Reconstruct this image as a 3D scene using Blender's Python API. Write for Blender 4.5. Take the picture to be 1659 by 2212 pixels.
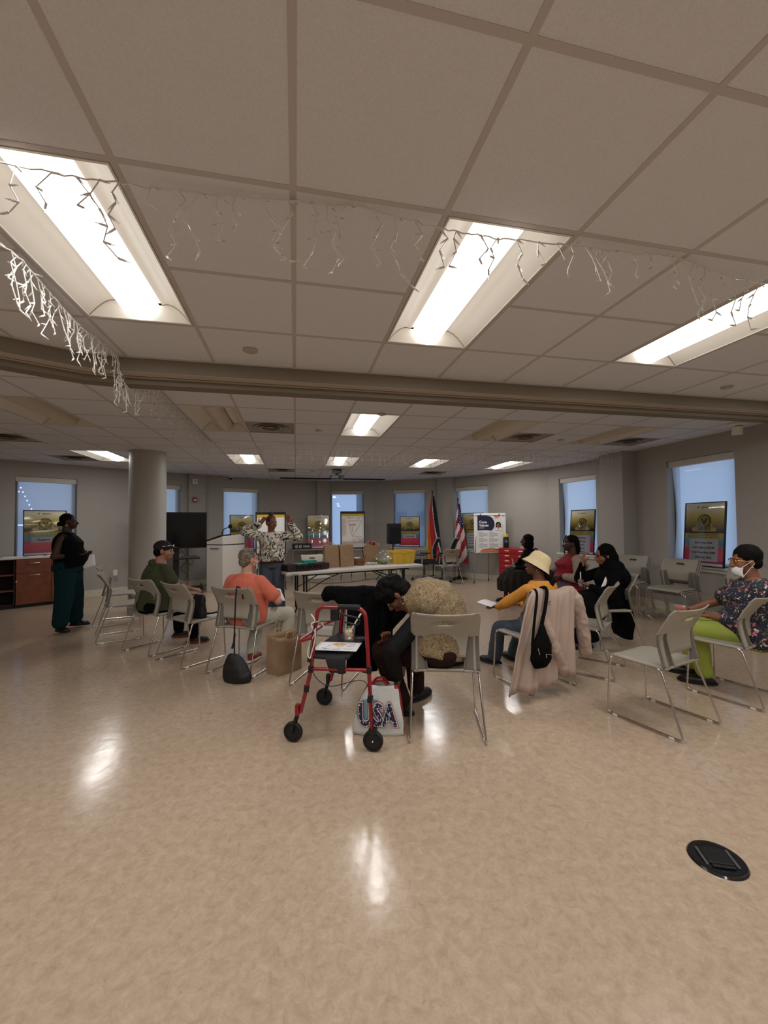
import bpy, bmesh, math, random
from mathutils import Vector, Matrix, Euler, noise
for _o in list(bpy.data.objects):
    bpy.data.objects.remove(_o)
SC = bpy.context.scene
COL = SC.collection
rnd = random.Random(7)
V = Vector
PI = math.pi

# ---------------------------------------------------------------- camera
EYE = 1.455            # camera height
CE = 2.716             # ceiling height
TILE = 0.6096          # ceiling grid module
YAW, PITCH, ROLL = 0.21208, 0.028966, -0.009231
fw = V((math.sin(YAW) * math.cos(PITCH), math.cos(YAW) * math.cos(PITCH), math.sin(PITCH)))
rt0 = V((math.cos(YAW), -math.sin(YAW), 0))
up0 = rt0.cross(fw)
rt = rt0 * math.cos(ROLL) + up0 * math.sin(ROLL)
up = up0 * math.cos(ROLL) - rt0 * math.sin(ROLL)
cam = bpy.data.cameras.new('camera')
cam_o = bpy.data.objects.new('camera', cam)
COL.objects.link(cam_o)
Mc = Matrix((rt, up, -fw)).transposed().to_4x4()
Mc.translation = V((0, 0, EYE))
cam_o.matrix_world = Mc
cam.sensor_fit = 'VERTICAL'
cam.sensor_height = 24.0
cam.lens = 24.0 * 887.3 / 2212.0
cam.clip_start = 0.05
SC.camera = cam_o

# ---------------------------------------------------------------- dusk sky outside
world = bpy.data.worlds.new('dusk_sky')
SC.world = world
world.use_nodes = True
wn, wl = world.node_tree.nodes, world.node_tree.links
wn.clear()
w_out = wn.new('ShaderNodeOutputWorld'); w_bg = wn.new('ShaderNodeBackground')
w_tc = wn.new('ShaderNodeTexCoord'); w_sp = wn.new('ShaderNodeSeparateXYZ'); w_rp = wn.new('ShaderNodeValToRGB')
w_rp.color_ramp.elements[0].position = 0.45; w_rp.color_ramp.elements[0].color = (0.40, 0.50, 0.70, 1)
w_rp.color_ramp.elements[1].position = 0.75; w_rp.color_ramp.elements[1].color = (0.22, 0.42, 0.86, 1)
w_ma = wn.new('ShaderNodeMath'); w_ma.operation = 'MULTIPLY_ADD'; w_ma.inputs[1].default_value = 0.5; w_ma.inputs[2].default_value = 0.5
wl.new(w_tc.outputs['Generated'], w_sp.inputs[0]); wl.new(w_sp.outputs['Z'], w_ma.inputs[0])
wl.new(w_ma.outputs[0], w_rp.inputs[0]); wl.new(w_rp.outputs[0], w_bg.inputs['Color']); wl.new(w_bg.outputs[0], w_out.inputs[0])
w_bg.inputs['Strength'].default_value = 1.3
# ---------------------------------------------------------------- exposure, lamp strengths
SC.view_settings.view_transform = 'Standard'
SC.view_settings.look = 'None'
SC.view_settings.gamma = 1.0
SC.view_settings.use_curve_mapping = False
SC.view_settings.exposure = 0.0
LENS_GLOW = 2.3        # light given off by a lit fixture's lens
LAMP_WATT = 16.0       # area lamp added under each lit lens to light the room
LAMP_COL = (1.0, 0.98, 0.965)

# ---------------------------------------------------------------- helpers
def lin(c):
    c = c / 255.0
    return c / 12.92 if c <= 0.04045 else ((c + 0.055) / 1.055) ** 2.4

def rgb(r, g, b):
    return (lin(r), lin(g), lin(b), 1.0)

MATS = {}
def mat(name, col, rough=0.6, metal=0.0, var=0.0, vscale=30.0, bump=0.0, bscale=200.0, coat=0.0, sheen=0.0, spec=0.5, emit=None, estr=0.0, trans=0.0, ior=1.45, alpha=1.0):
    if name in MATS:
        return MATS[name]
    m = bpy.data.materials.new(name); m.use_nodes = True
    nt = m.node_tree; b = nt.nodes['Principled BSDF']
    b.inputs['Base Color'].default_value = col
    b.inputs['Roughness'].default_value = rough; b.inputs['Metallic'].default_value = metal
    b.inputs['Coat Weight'].default_value = coat; b.inputs['Coat Roughness'].default_value = 0.06
    b.inputs['Sheen Weight'].default_value = sheen
    b.inputs['Specular IOR Level'].default_value = spec
    b.inputs['Transmission Weight'].default_value = trans; b.inputs['IOR'].default_value = ior
    b.inputs['Alpha'].default_value = alpha
    if emit:
        b.inputs['Emission Color'].default_value = emit; b.inputs['Emission Strength'].default_value = estr
    if var or bump:
        tc = nt.nodes.new('ShaderNodeTexCoord')
    if var:
        n = nt.nodes.new('ShaderNodeTexNoise'); n.inputs['Scale'].default_value = vscale; n.inputs['Detail'].default_value = 6
        r = nt.nodes.new('ShaderNodeValToRGB')
        r.color_ramp.elements[0].position = 0.3; r.color_ramp.elements[1].position = 0.7
        r.color_ramp.elements[0].color = tuple(max(0, c * (1 - var)) for c in col[:3]) + (1,)
        r.color_ramp.elements[1].color = tuple(min(1, c * (1 + var)) for c in col[:3]) + (1,)
        nt.links.new(tc.outputs['Object'], n.inputs['Vector']); nt.links.new(n.outputs['Fac'], r.inputs[0]); nt.links.new(r.outputs[0], b.inputs['Base Color'])
    if bump:
        n = nt.nodes.new('ShaderNodeTexNoise'); n.inputs['Scale'].default_value = bscale; n.inputs['Detail'].default_value = 3
        p = nt.nodes.new('ShaderNodeBump'); p.inputs['Strength'].default_value = bump; p.inputs['Distance'].default_value = 0.01
        nt.links.new(tc.outputs['Object'], n.inputs['Vector']); nt.links.new(n.outputs['Fac'], p.inputs['Height']); nt.links.new(p.outputs[0], b.inputs['Normal'])
    MATS[name] = m
    return m

def ramp_mat(name, stops, kind='noise', scale=20.0, rough=0.7, detail=4.0, distort=0.0, axis=1, interp='LINEAR', coat=0.0, bump=0.0):
    """colour ramp driven by noise / voronoi / a generated-coordinate axis"""
    if name in MATS:
        return MATS[name]
    m = bpy.data.materials.new(name); m.use_nodes = True
    nt = m.node_tree; b = nt.nodes['Principled BSDF']
    b.inputs['Roughness'].default_value = rough; b.inputs['Coat Weight'].default_value = coat; b.inputs['Coat Roughness'].default_value = 0.04
    tc = nt.nodes.new('ShaderNodeTexCoord'); r = nt.nodes.new('ShaderNodeValToRGB')
    cr = r.color_ramp; cr.interpolation = interp
    while len(cr.elements) < len(stops):
        cr.elements.new(0.5)
    for e, (p, c) in zip(cr.elements, stops):
        e.position = p; e.color = c
    if kind == 'axis':
        s = nt.nodes.new('ShaderNodeSeparateXYZ'); nt.links.new(tc.outputs['Generated'], s.inputs[0]); nt.links.new(s.outputs[axis], r.inputs[0])
    elif kind == 'voronoi':
        n = nt.nodes.new('ShaderNodeTexVoronoi'); n.inputs['Scale'].default_value = scale
        nt.links.new(tc.outputs['Object'], n.inputs['Vector']); nt.links.new(n.outputs['Distance'], r.inputs[0])
    else:
        n = nt.nodes.new('ShaderNodeTexNoise'); n.inputs['Scale'].default_value = scale; n.inputs['Detail'].default_value = detail; n.inputs['Distortion'].default_value = distort
        nt.links.new(tc.outputs['Object'], n.inputs['Vector']); nt.links.new(n.outputs['Fac'], r.inputs[0])
        if bump:
            p = nt.nodes.new('ShaderNodeBump'); p.inputs['Strength'].default_value = bump; p.inputs['Distance'].default_value = 0.01
            nt.links.new(n.outputs['Fac'], p.inputs['Height']); nt.links.new(p.outputs[0], b.inputs['Normal'])
    nt.links.new(r.outputs[0], b.inputs['Base Color'])
    MATS[name] = m
    return m

def rotz(d):
    return Matrix.Rotation(math.radians(d), 4, 'Z')

def TR(x, y, z):
    return Matrix.Translation((x, y, z))

def frame(o, x, y, z):
    """matrix with the given origin and axes"""
    m = Matrix((V(x), V(y), V(z))).transposed().to_4x4(); m.translation = V(o)
    return m

def basis(d):
    d = V(d).normalized()
    a = V((0, 0, 1)) if abs(d.z) < 0.9 else V((1, 0, 0))
    x = a.cross(d).normalized()
    return x, d.cross(x), d

class MB:
    def __init__(s):
        s.v = []; s.f = []; s.m = []
    def add(s, vs, fs, mi=0, M=None):
        k = len(s.v)
        s.v += [(M @ V(p)) if M is not None else V(p) for p in vs]
        s.f += [tuple(i + k for i in f) for f in fs]
        s.m += [mi] * len(fs)
        return s
    def box(s, c, d, mi=0, M=None):
        x, y, z = d[0] / 2, d[1] / 2, d[2] / 2
        vs = [(c[0] + a * x, c[1] + b * y, c[2] + e * z) for a in (-1, 1) for b in (-1, 1) for e in (-1, 1)]
        return s.add(vs, [(0, 1, 3, 2), (4, 6, 7, 5), (0, 4, 5, 1), (2, 3, 7, 6), (0, 2, 6, 4), (1, 5, 7, 3)], mi, M)
    def quad(s, pts, mi=0, M=None):
        return s.add(pts, [tuple(range(len(pts)))], mi, M)
    def tube(s, pts, r, n=8, mi=0, M=None, caps=True, loop=False):
        pts = [V(p) for p in pts]; k = len(pts); rr = r if isinstance(r, (list, tuple)) else [r] * k
        vs = []; x = None
        for i, p in enumerate(pts):
            if loop:
                d = pts[(i + 1) % k] - pts[i - 1]
            else:
                d = pts[min(i + 1, k - 1)] - pts[max(i - 1, 0)]
            d.normalize()
            if x is None:
                x = basis(d)[0]
            x = (x - d * x.dot(d))
            x = x.normalized() if x.length > 1e-6 else basis(d)[0]
            y = d.cross(x)
            vs += [p + (x * math.cos(2 * PI * j / n) + y * math.sin(2 * PI * j / n)) * rr[i] for j in range(n)]
        fs = []
        for i in range(k if loop else k - 1):
            a, b = i * n, ((i + 1) % k) * n
            fs += [(a + j, a + (j + 1) % n, b + (j + 1) % n, b + j) for j in range(n)]
        if caps and not loop:
            fs += [tuple(range(n - 1, -1, -1)), tuple(range((k - 1) * n, k * n))]
        return s.add(vs, fs, mi, M)
    def cyl(s, p0, p1, r0, r1=None, n=16, mi=0, M=None):
        return s.tube([p0, p1], [r0, r0 if r1 is None else r1], n, mi, M)
    def ell(s, c, r, M3=None, nu=14, nv=9, mi=0, M=None):
        vs = []; c = V(c)
        for i in range(nv + 1):
            t = PI * i / nv
            for j in range(nu):
                a = 2 * PI * j / nu
                p = V((r[0] * math.sin(t) * math.cos(a), r[1] * math.sin(t) * math.sin(a), r[2] * math.cos(t)))
                vs.append(c + (M3 @ p if M3 is not None else p))
        fs = []
        for i in range(nv):
            for j in range(nu):
                a, b = i * nu + j, i * nu + (j + 1) % nu
                fs.append((a, a + nu, b + nu, b))
        return s.add(vs, fs, mi, M)
    def caps(s, p0, p1, r0, r1, n=12, mi=0, M=None):
        """tapered limb with rounded ends"""
        p0, p1 = V(p0), V(p1); d = p1 - p0; L = d.length
        if L < 1e-6:
            return s.ell(p0, (r0,) * 3, None, n, 6, mi, M)
        d /= L; pts = []; rr = []
        for a in (80, 45, 15):
            pts.append(p0 - d * r0 * math.sin(math.radians(a))); rr.append(r0 * math.cos(math.radians(a)))
        for t in (0.0, 0.33, 0.66, 1.0):
            pts.append(p0 + d * L * t); rr.append(r0 + (r1 - r0) * t)
        for a in (15, 45, 80):
            pts.append(p1 + d * r1 * math.sin(math.radians(a))); rr.append(r1 * math.cos(math.radians(a)))
        return s.tube(pts, rr, n, mi, M)
    def loft(s, rings, n=16, mi=0, M=None):
        """rings: (centre, xvec, yvec) with the vectors' lengths as half-widths"""
        vs = []; k = len(rings)
        for c, x, y in rings:
            c, x, y = V(c), V(x), V(y)
            vs += [c + x * math.cos(2 * PI * j / n) + y * math.sin(2 * PI * j / n) for j in range(n)]
        fs = []
        for i in range(k - 1):
            a, b = i * n, (i + 1) * n
            fs += [(a + j, a + (j + 1) % n, b + (j + 1) % n, b + j) for j in range(n)]
        fs += [tuple(range(n - 1, -1, -1)), tuple(range((k - 1) * n, k * n))]
        return s.add(vs, fs, mi, M)
    def lathe(s, prof, n=20, mi=0, M=None):
        vs = [(r * math.cos(2 * PI * j / n), r * math.sin(2 * PI * j / n), z) for r, z in prof for j in range(n)]
        fs = []
        for i in range(len(prof) - 1):
            a, b = i * n, (i + 1) * n
            fs += [(a + j, a + (j + 1) % n, b + (j + 1) % n, b + j) for j in range(n)]
        if prof[0][0] > 1e-5: fs.append(tuple(range(n - 1, -1, -1)))
        if prof[-1][0] > 1e-5: fs.append(tuple(range((len(prof) - 1) * n, len(prof) * n)))
        return s.add(vs, fs, mi, M)
    def sheet(s, fn, nu, nv, mi=0, M=None, skip=None, mfn=None, loop=False):
        vs = [fn(i / nu, j / nv) for j in range(nv + 1) for i in range(nu + 1)]
        fs = []; ms = []
        for j in range(nv):
            for i in range(nu):
                if skip and skip((i + .5) / nu, (j + .5) / nv): continue
                a = j * (nu + 1) + i
                fs.append((a, a + 1, a + nu + 2, a + nu + 1)); ms.append(mfn((i + .5) / nu, (j + .5) / nv) if mfn else mi)
        s.add(vs, fs, 0, M); s.m[len(s.m) - len(ms):] = ms
        return s
    def prism(s, poly, h, mi=0, M=None):
        n = len(poly)
        vs = [(x, y, 0) for x, y in poly] + [(x, y, h) for x, y in poly]
        fs = [tuple(range(n - 1, -1, -1)), tuple(range(n, 2 * n))] + [(i, (i + 1) % n, (i + 1) % n + n, i + n) for i in range(n)]
        return s.add(vs, fs, mi, M)
    def text(s, body, size, M, mi=0, align='CENTER', bold=0.0, squash=1.0, depth=0.0006):
        cu = bpy.data.curves.new('lettering', 'FONT'); cu.body = body; cu.size = size; cu.align_x = align; cu.align_y = 'CENTER'
        cu.offset = bold; cu.extrude = depth; cu.resolution_u = 2
        o = bpy.data.objects.new('lettering', cu)
        me = bpy.data.meshes.new_from_object(o)
        s.add([(p.co.x * squash, p.co.y, p.co.z) for p in me.vertices], [tuple(f.vertices) for f in me.polygons], mi, M)
        bpy.data.objects.remove(o); bpy.data.curves.remove(cu); bpy.data.meshes.remove(me)
        return s
    def mesh(s, name, mats, smooth=None):
        me = bpy.data.meshes.new(name)
        me.from_pydata([tuple(p) for p in s.v], [], s.f)
        for m in (mats if isinstance(mats, (list, tuple)) else [mats]):
            me.materials.append(m)
        me.polygons.foreach_set('material_index', s.m)
        if smooth is not None:
            me.polygons.foreach_set('use_smooth', [True] * len(s.f))
            me.set_sharp_from_angle(angle=math.radians(smooth))
        me.update()
        return me
    def build(s, name, mats, parent=None, smooth=None, bevel=0.0, seg=2, solid=0.0, loc=None, fix=True):
        me = s.mesh(name, mats, smooth)
        if fix:
            bm = bmesh.new(); bm.from_mesh(me); bmesh.ops.recalc_face_normals(bm, faces=bm.faces); bm.to_mesh(me); bm.free()
        o = link(name, me, parent)
        if loc: o.location = loc
        if solid:
            q = o.modifiers.new('thickness', 'SOLIDIFY'); q.thickness = solid; q.offset = 0
        if bevel:
            q = o.modifiers.new('edge', 'BEVEL'); q.width = bevel; q.segments = seg; q.limit_method = 'ANGLE'; q.angle_limit = math.radians(35)
        return o

def link(name, data, parent=None):
    o = bpy.data.objects.new(name, data); COL.objects.link(o)
    if parent is not None: o.parent = parent
    return o

def tag(o, label=None, cat=None, group=None, kind=None):
    if label: o['label'] = label
    if cat: o['category'] = cat
    if group: o['group'] = group
    if kind: o['kind'] = kind
    return o

def thing(name, label, cat, loc=(0, 0, 0), rz=0.0, group=None, kind=None):
    o = link(name, None); o.location = loc; o.rotation_euler = (0, 0, math.radians(rz))
    o.empty_display_size = 0.1
    return tag(o, label, cat, group, kind)

KIDS = {}
def copy_tree(o, parent=None):
    c = o.copy(); COL.objects.link(c)
    if parent is not None: c.parent = parent
    for ch in list(o.children):
        copy_tree(ch, c)
    return c

def copy_thing(src, label, loc, rz, group=None):
    c = copy_tree(src); c.location = loc; c.rotation_euler = (0, 0, math.radians(rz)); c['label'] = label
    if group: c['group'] = group
    return c

def bez(p0, p1, p2, p3, n=10):
    p0, p1, p2, p3 = V(p0), V(p1), V(p2), V(p3)
    return [p0 * (1 - t) ** 3 + p1 * 3 * t * (1 - t) ** 2 + p2 * 3 * t * t * (1 - t) + p3 * t ** 3 for t in [i / n for i in range(n + 1)]]

def smooth_path(pts, n=6):
    """Catmull-Rom through the points"""
    P = [V(p) for p in pts]; P = [P[0] * 2 - P[1]] + P + [P[-1] * 2 - P[-2]]
    out = []
    for i in range(1, len(P) - 2):
        a, b, c, d = P[i - 1], P[i], P[i + 1], P[i + 2]
        for k in range(n):
            t = k / n
            out.append(0.5 * (2 * b + (c - a) * t + (2 * a - 5 * b + 4 * c - d) * t * t + (3 * b - a - 3 * c + d) * t ** 3))
    out.append(P[-2])
    return out

def fillet(pts, r, n=5):
    """polyline with rounded corners"""
    P = [V(p) for p in pts]; out = [P[0]]
    for i in range(1, len(P) - 1):
        a, b, c = P[i - 1], P[i], P[i + 1]
        u, w = (a - b), (c - b); q = min(r, u.length * .45, w.length * .45)
        s, e = b + u.normalized() * q, b + w.normalized() * q
        for k in range(n + 1):
            t = k / n; out.append(s * (1 - t) ** 2 + b * 2 * t * (1 - t) + e * t * t)
    return out + [P[-1]]

# ================================================================ THE SETTING
M_WALL = mat('wall_paint', rgb(164, 159, 151), 0.75, bump=0.04, bscale=300)
M_TRIM = mat('trim_paint', rgb(205, 198, 176), 0.5)
M_SILL = mat('sill_paint', rgb(214, 208, 194), 0.45)
M_BLACK = mat('black_plastic', rgb(22, 22, 23), 0.45)
M_CHROME = mat('chrome', rgb(205, 200, 194), 0.18, 1.0)
M_WHITE = mat('white_plastic', rgb(225, 222, 214), 0.45)

# floor: marbled linoleum sheet, polished
def floor_material():
    m = bpy.data.materials.new('marbled_linoleum'); m.use_nodes = True
    nt = m.node_tree; b = nt.nodes['Principled BSDF']; N = nt.nodes.new; L = nt.links.new
    tc = N('ShaderNodeTexCoord')
    n1 = N('ShaderNodeTexNoise'); n1.inputs['Scale'].default_value = 21; n1.inputs['Detail'].default_value = 10; n1.inputs['Roughness'].default_value = 0.8; n1.inputs['Distortion'].default_value = 0.5
    r1 = N('ShaderNodeValToRGB'); e = r1.color_ramp.elements
    e[0].position = 0.30; e[0].color = rgb(154, 133, 113); e[1].position = 0.68; e[1].color = rgb(189, 170, 148)
    q = e.new(0.48); q.color = rgb(175, 154, 132)
    n2 = N('ShaderNodeTexNoise'); n2.inputs['Scale'].default_value = 46; n2.inputs['Detail'].default_value = 8; n2.inputs['Roughness'].default_value = 0.75; n2.inputs['Distortion'].default_value = 0.8
    r2 = N('ShaderNodeValToRGB'); r2.color_ramp.elements[0].position = 0.26; r2.color_ramp.elements[0].color = rgb(120, 84, 62); r2.color_ramp.elements[1].position = 0.40; r2.color_ramp.elements[1].color = (1, 1, 1, 1)
    mx = N('ShaderNodeMix'); mx.data_type = 'RGBA'; mx.blend_type = 'MULTIPLY'; mx.inputs['Factor'].default_value = 0.45
    n3 = N('ShaderNodeTexNoise'); n3.inputs['Scale'].default_value = 5; n3.inputs['Detail'].default_value = 4
    r3 = N('ShaderNodeMapRange'); r3.inputs['To Min'].default_value = 0.10; r3.inputs['To Max'].default_value = 0.24
    bp = N('ShaderNodeBump'); bp.inputs['Strength'].default_value = 0.035; bp.inputs['Distance'].default_value = 0.02
    n4 = N('ShaderNodeTexNoise'); n4.inputs['Scale'].default_value = 14; n4.inputs['Detail'].default_value = 2
    for n in (n1, n2, n3, n4): L(tc.outputs['Object'], n.inputs['Vector'])
    L(n1.outputs['Fac'], r1.inputs[0]); L(n2.outputs['Fac'], r2.inputs[0])
    L(r1.outputs[0], mx.inputs['A']); L(r2.outputs[0], mx.inputs['B']); L(mx.outputs['Result'], b.inputs['Base Color'])
    L(n3.outputs['Fac'], r3.inputs[0]); L(r3.outputs[0], b.inputs['Roughness'])
    L(n4.outputs['Fac'], bp.inputs['Height']); L(bp.outputs[0], b.inputs['Normal'])
    b.inputs['Specular IOR Level'].default_value = 0.5
    return m
tag(MB().box((-1.5, 3.2, -0.05), (16, 19, 0.1)).build('floor', floor_material()), kind='structure')

# walls: polygonal, outer thickness 0.22, openings cut by building round them
TH = 0.22
Z0, Z1 = 0.76, 2.43
WALLS = {
    'wall_left': [((-9.2, 6.18), (-3.95, 9.88), [(-5.17, 9.02, -4.39, 9.57)])],
    'wall_back': [((-3.95, 9.88), (-2.45, 10.86), [(-3.46, 10.2, -2.70, 10.69)]),
                  ((-2.45, 10.86), (-0.5, 11.82), [(-1.83, 11.18, -0.96, 11.6)]),
                  ((-0.5, 11.82), (0.78, 12.0), []),
                  ((0.78, 12.0), (2.25, 11.91), [(0.985, 11.98, 1.965, 11.93)]),
                  ((2.25, 11.91), (4.07, 10.84), [(2.76, 11.61, 3.595, 11.12)])],
    'wall_right': [((4.07, 10.84), (5.03, 9.53), [(4.26, 10.56, 4.85, 9.77)]),
                   ((5.03, 9.53), (5.72, 8.5), []),
                   ((5.72, 8.5), (6.0, 6.9), [(5.78, 8.17, 5.945, 7.21)]),
                   ((6.0, 6.9), (5.96, 6.4), []),
                   ((5.96, 6.4), (5.95, -6.0), [(5.955, 5.60, 5.955, 4.53)])],
    'wall_front': [((5.95, -6.0), (-9.2, -6.0), [])],
    'wall_corner': [((-9.2, -6.0), (-9.2, 6.18), [])],
}
WIN = []
for wname, segs in WALLS.items():
    mb = MB(); bb = MB()
    for a, b, ops in segs:
        a, b = V(a), V(b); d = (b - a); L = d.length; d.normalize()
        n = V((d.y, -d.x)); n = -n                      # outward: left of travel is outside
        if (a + n * 0.1 - V((0, 4))).length < (a - n * 0.1 - V((0, 4))).length: n = -n
        M = frame((a.x, a.y, 0), (d.x, d.y, 0), (n.x, n.y, 0), (0, 0, 1))
        H = CE + 0.30; e = 0.05
        cur = -e
        for o in ops:
            s0 = (V(o[:2]) - a).dot(d); s1 = (V(o[2:]) - a).dot(d)
            mb.box(((cur + s0) / 2, TH / 2, H / 2), (s0 - cur, TH, H), 0, M)
            mb.box(((s0 + s1) / 2, TH / 2, Z0 / 2), (s1 - s0, TH, Z0), 0, M)
            mb.box(((s0 + s1) / 2, TH / 2, (Z1 + H) / 2), (s1 - s0, TH, H - Z1), 0, M)
            WIN.append((M, s0, s1)); cur = s1
        mb.box(((cur + L + e) / 2, TH / 2, H / 2), (L + e - cur, TH, H), 0, M)
        bb.box((L / 2, -0.006, 0.065), (L + 0.01, 0.012, 0.13), 0, M)
        bb.box((L / 2, -0.011, 0.012), (L + 0.02, 0.022, 0.024), 0, M)
    tag(mb.build(wname, M_WALL), kind='structure')
    tag(bb.build('baseboard_' + wname[5:], M_TRIM), kind='structure')

# glass with a faint reflection, and the translucent screen fabric of the blinds
def glass_mat():
    m = bpy.data.materials.new('window_glass'); m.use_nodes = True
    nt = m.node_tree; nt.nodes.clear(); N = nt.nodes.new; L = nt.links.new
    o = N('ShaderNodeOutputMaterial'); t = N('ShaderNodeBsdfTransparent'); g = N('ShaderNodeBsdfGlossy'); x = N('ShaderNodeMixShader')
    t.inputs[0].default_value = (0.93, 0.96, 0.97, 1); g.inputs['Roughness'].default_value = 0.02; x.inputs[0].default_value = 0.06
    L(t.outputs[0], x.inputs[1]); L(g.outputs[0], x.inputs[2]); L(x.outputs[0], o.inputs[0]); return m
def fabric_mat(name, see, tint):
    m = bpy.data.materials.new(name); m.use_nodes = True
    nt = m.node_tree; nt.nodes.clear(); N = nt.nodes.new; L = nt.links.new
    o = N('ShaderNodeOutputMaterial'); t = N('ShaderNodeBsdfTransparent'); d = N('ShaderNodeBsdfDiffuse'); tl = N('ShaderNodeBsdfTranslucent')
    a = N('ShaderNodeMixShader'); x = N('ShaderNodeMixShader')
    tc = N('ShaderNodeTexCoord'); nz = N('ShaderNodeTexNoise'); nz.inputs['Scale'].default_value = 60; r = N('ShaderNodeMapRange'); r.inputs['To Min'].default_value = see - 0.06; r.inputs['To Max'].default_value = see + 0.06
    L(tc.outputs['Object'], nz.inputs['Vector']); L(nz.outputs['Fac'], r.inputs[0]); L(r.outputs[0], x.inputs[0])
    d.inputs[0].default_value = (0.62, 0.63, 0.64, 1); tl.inputs[0].default_value = tint
    a.inputs[0].default_value = 0.72; L(d.outputs[0], a.inputs[1]); L(tl.outputs[0], a.inputs[2])
    L(a.outputs[0], x.inputs[1]); L(t.outputs[0], x.inputs[2]); L(x.outputs[0], o.inputs[0]); return m
M_GLASS = glass_mat()
M_FAB = fabric_mat('blind_fabric', 0.22, (0.98, 0.94, 0.87, 1))
M_FABS = fabric_mat('open_blind_fabric', 0.62, (0.8, 0.85, 0.9, 1))
M_ALU = mat('window_aluminium', rgb(120, 124, 130), 0.4, 0.6)
M_CASS = mat('blind_cassette', rgb(200, 196, 186), 0.5)
BLIND = ['over the window above the wood cabinet', 'half hidden behind the round column', 'behind the white lectern and its framed poster',
         'behind the flip chart with the red handwriting', 'behind the black loudspeaker on its tripod', 'behind the white easel board with two flags beside it',
         'behind the framed poster next to the square corner pier', 'over the wide window nearest the stacked chairs']
for k, (M, s0, s1) in enumerate(WIN):
    w = s1 - s0; c = (s0 + s1) / 2; h = Z1 - Z0
    R = thing('window_%d' % (k + 1), None, None, kind='structure'); R.matrix_world = M @ TR(c, 0, Z0)
    f = MB()
    y = 0.17
    for x in (-w / 2 + .03, w / 2 - .03): f.box((x, y, h / 2), (.06, .06, h))
    for z in (.03, h - .03): f.box((0, y, z), (w - .12, .06, .06))
    f.build('window_frame', M_ALU, R)
    MB().box((0, y, h / 2), (w - .12, .006, h - .12)).build('pane', M_GLASS, R)
    s = MB().box((0, .045, .004), (w - .002, .17, .02)).box((0, -.03, .004), (w + .1, .05, .028)).box((0, -.011, -.04), (w + .06, .02, .05))
    s.build('window_sill', M_SILL, R, bevel=.003)
    B = thing('roller_blind', 'pale roller blind drawn down ' + BLIND[k], 'blind', group='roller blinds in the windows')
    B.matrix_world = M @ TR(c, 0, Z0)
    MB().box((0, .07, h - .052), (w - .01, .085, .10)).build('cassette', M_CASS, B, bevel=.006)
    g = .035
    top = h - .10; x0, x1 = -w / 2 + g, w / 2 - g * .6
    bow = .05 if k == 7 else .008
    fb = MB().sheet(lambda u, v: (x0 + (x1 - x0) * u, .075 + .006 * math.sin(u * 9) + (.05 * math.sin(v * PI) * (1 - u) ** 3 if k in (6, 7) else 0), .06 + (top - .06) * v), 12, 10)
    fb.build('blind_fabric', M_FABS if k in (3, 4) else M_FAB, B, smooth=60)
    MB().box(((x0 + x1) / 2, .075, .05), (x1 - x0, .018, .026)).build('bottom_bar', M_CASS, B, bevel=.004)

# square piers that stand out from the wall, and the round column
for i, (x0, y0, x1, y1, dep) in enumerate([(-2.56, 10.77, -2.23, 10.95, .16), (.60, 11.97, .96, 11.99, .15), (3.92, 10.90, 4.23, 10.55, .17)]):
    a, b = V((x0, y0)), V((x1, y1)); d = (b - a); L = d.length; d.normalize(); n = V((-d.y, d.x))
    M = frame((a.x, a.y, 0), (d.x, d.y, 0), (n.x, n.y, 0), (0, 0, 1))
    p = MB().box((L / 2, .0, CE / 2 + .05), (L, dep, CE + .1), 0, M).box((L / 2, -.005, .065), (L + .02, dep + .02, .13), 1, M)
    tag(p.build('pier_column', [M_WALL, M_TRIM]), kind='structure')
tag(MB().box((5.86, 6.52, CE / 2 + .05), (.34, .56, CE + .1)).box((5.86, 6.52, .065), (.36, .58, .13), 1).build('pier_column', [M_WALL, M_TRIM]), kind='structure')
tag(MB().lathe([(.292, 0), (.292, .13), (.28, .14), (.28, CE + .03)], 40, 0, TR(-2.46, 7.68, 0)).build('round_column', mat('column_paint', rgb(176, 172, 164), 0.45), smooth=40), kind='structure')

# ---------------------------------------------------------------- ceiling: grid, tiles, fittings
M_TILE = mat('acoustic_tile', rgb(219, 220, 225), 0.9, var=0.05, vscale=140, bump=0.35, bscale=420)
M_TBAR = mat('ceiling_grid_metal', rgb(188, 182, 180), 0.6)
GX, GY = -0.005, 0.528
gx = lambda i: GX + i * TILE
gy = lambda j: (j + GY) * TILE
LIGHTS = [(i, j, lit) for j, row in ((-8, {-5: 1, -2: 1, 1: 1, 4: 1, 7: 1}), (-3, {-5: 1, -2: 1, 1: 1, 4: 1, 7: 1}), (2, {-8: 1, -5: 1, -2: 1, 1: 1, 4: 1, 7: 1}), (7, {-8: 0, -5: 0, -2: 0, 1: 1, 4: 0, 7: 0}), (12, {-6: 1, -2: 1, 1: 1, 4: 1, 7: 1})) for i, lit in row.items()]
VENTS = [(-1, 8), (5, 8), (8, 8), (-7, 10), (-7, 13), (-1, 15), (5, 15)]
busy = set(VENTS)
for i, j, _ in LIGHTS: busy |= {(i, j), (i, j + 1)}
POLY = [s[0] for w in ('wall_left', 'wall_back', 'wall_right', 'wall_front', 'wall_corner') for s in WALLS[w]]
def inside(x, y, g=0.0):
    c = False; n = len(POLY)
    for k in range(n):
        (x1, y1), (x2, y2) = POLY[k], POLY[(k + 1) % n]
        if (y1 > y) != (y2 > y) and x < (x2 - x1) * (y - y1) / (y2 - y1) + x1: c = not c
    return c
def near(x, y):
    return any(inside(x + a * TILE * .5, y + b * TILE * .5) for a in (-1, 0, 1) for b in (-1, 0, 1))
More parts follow.
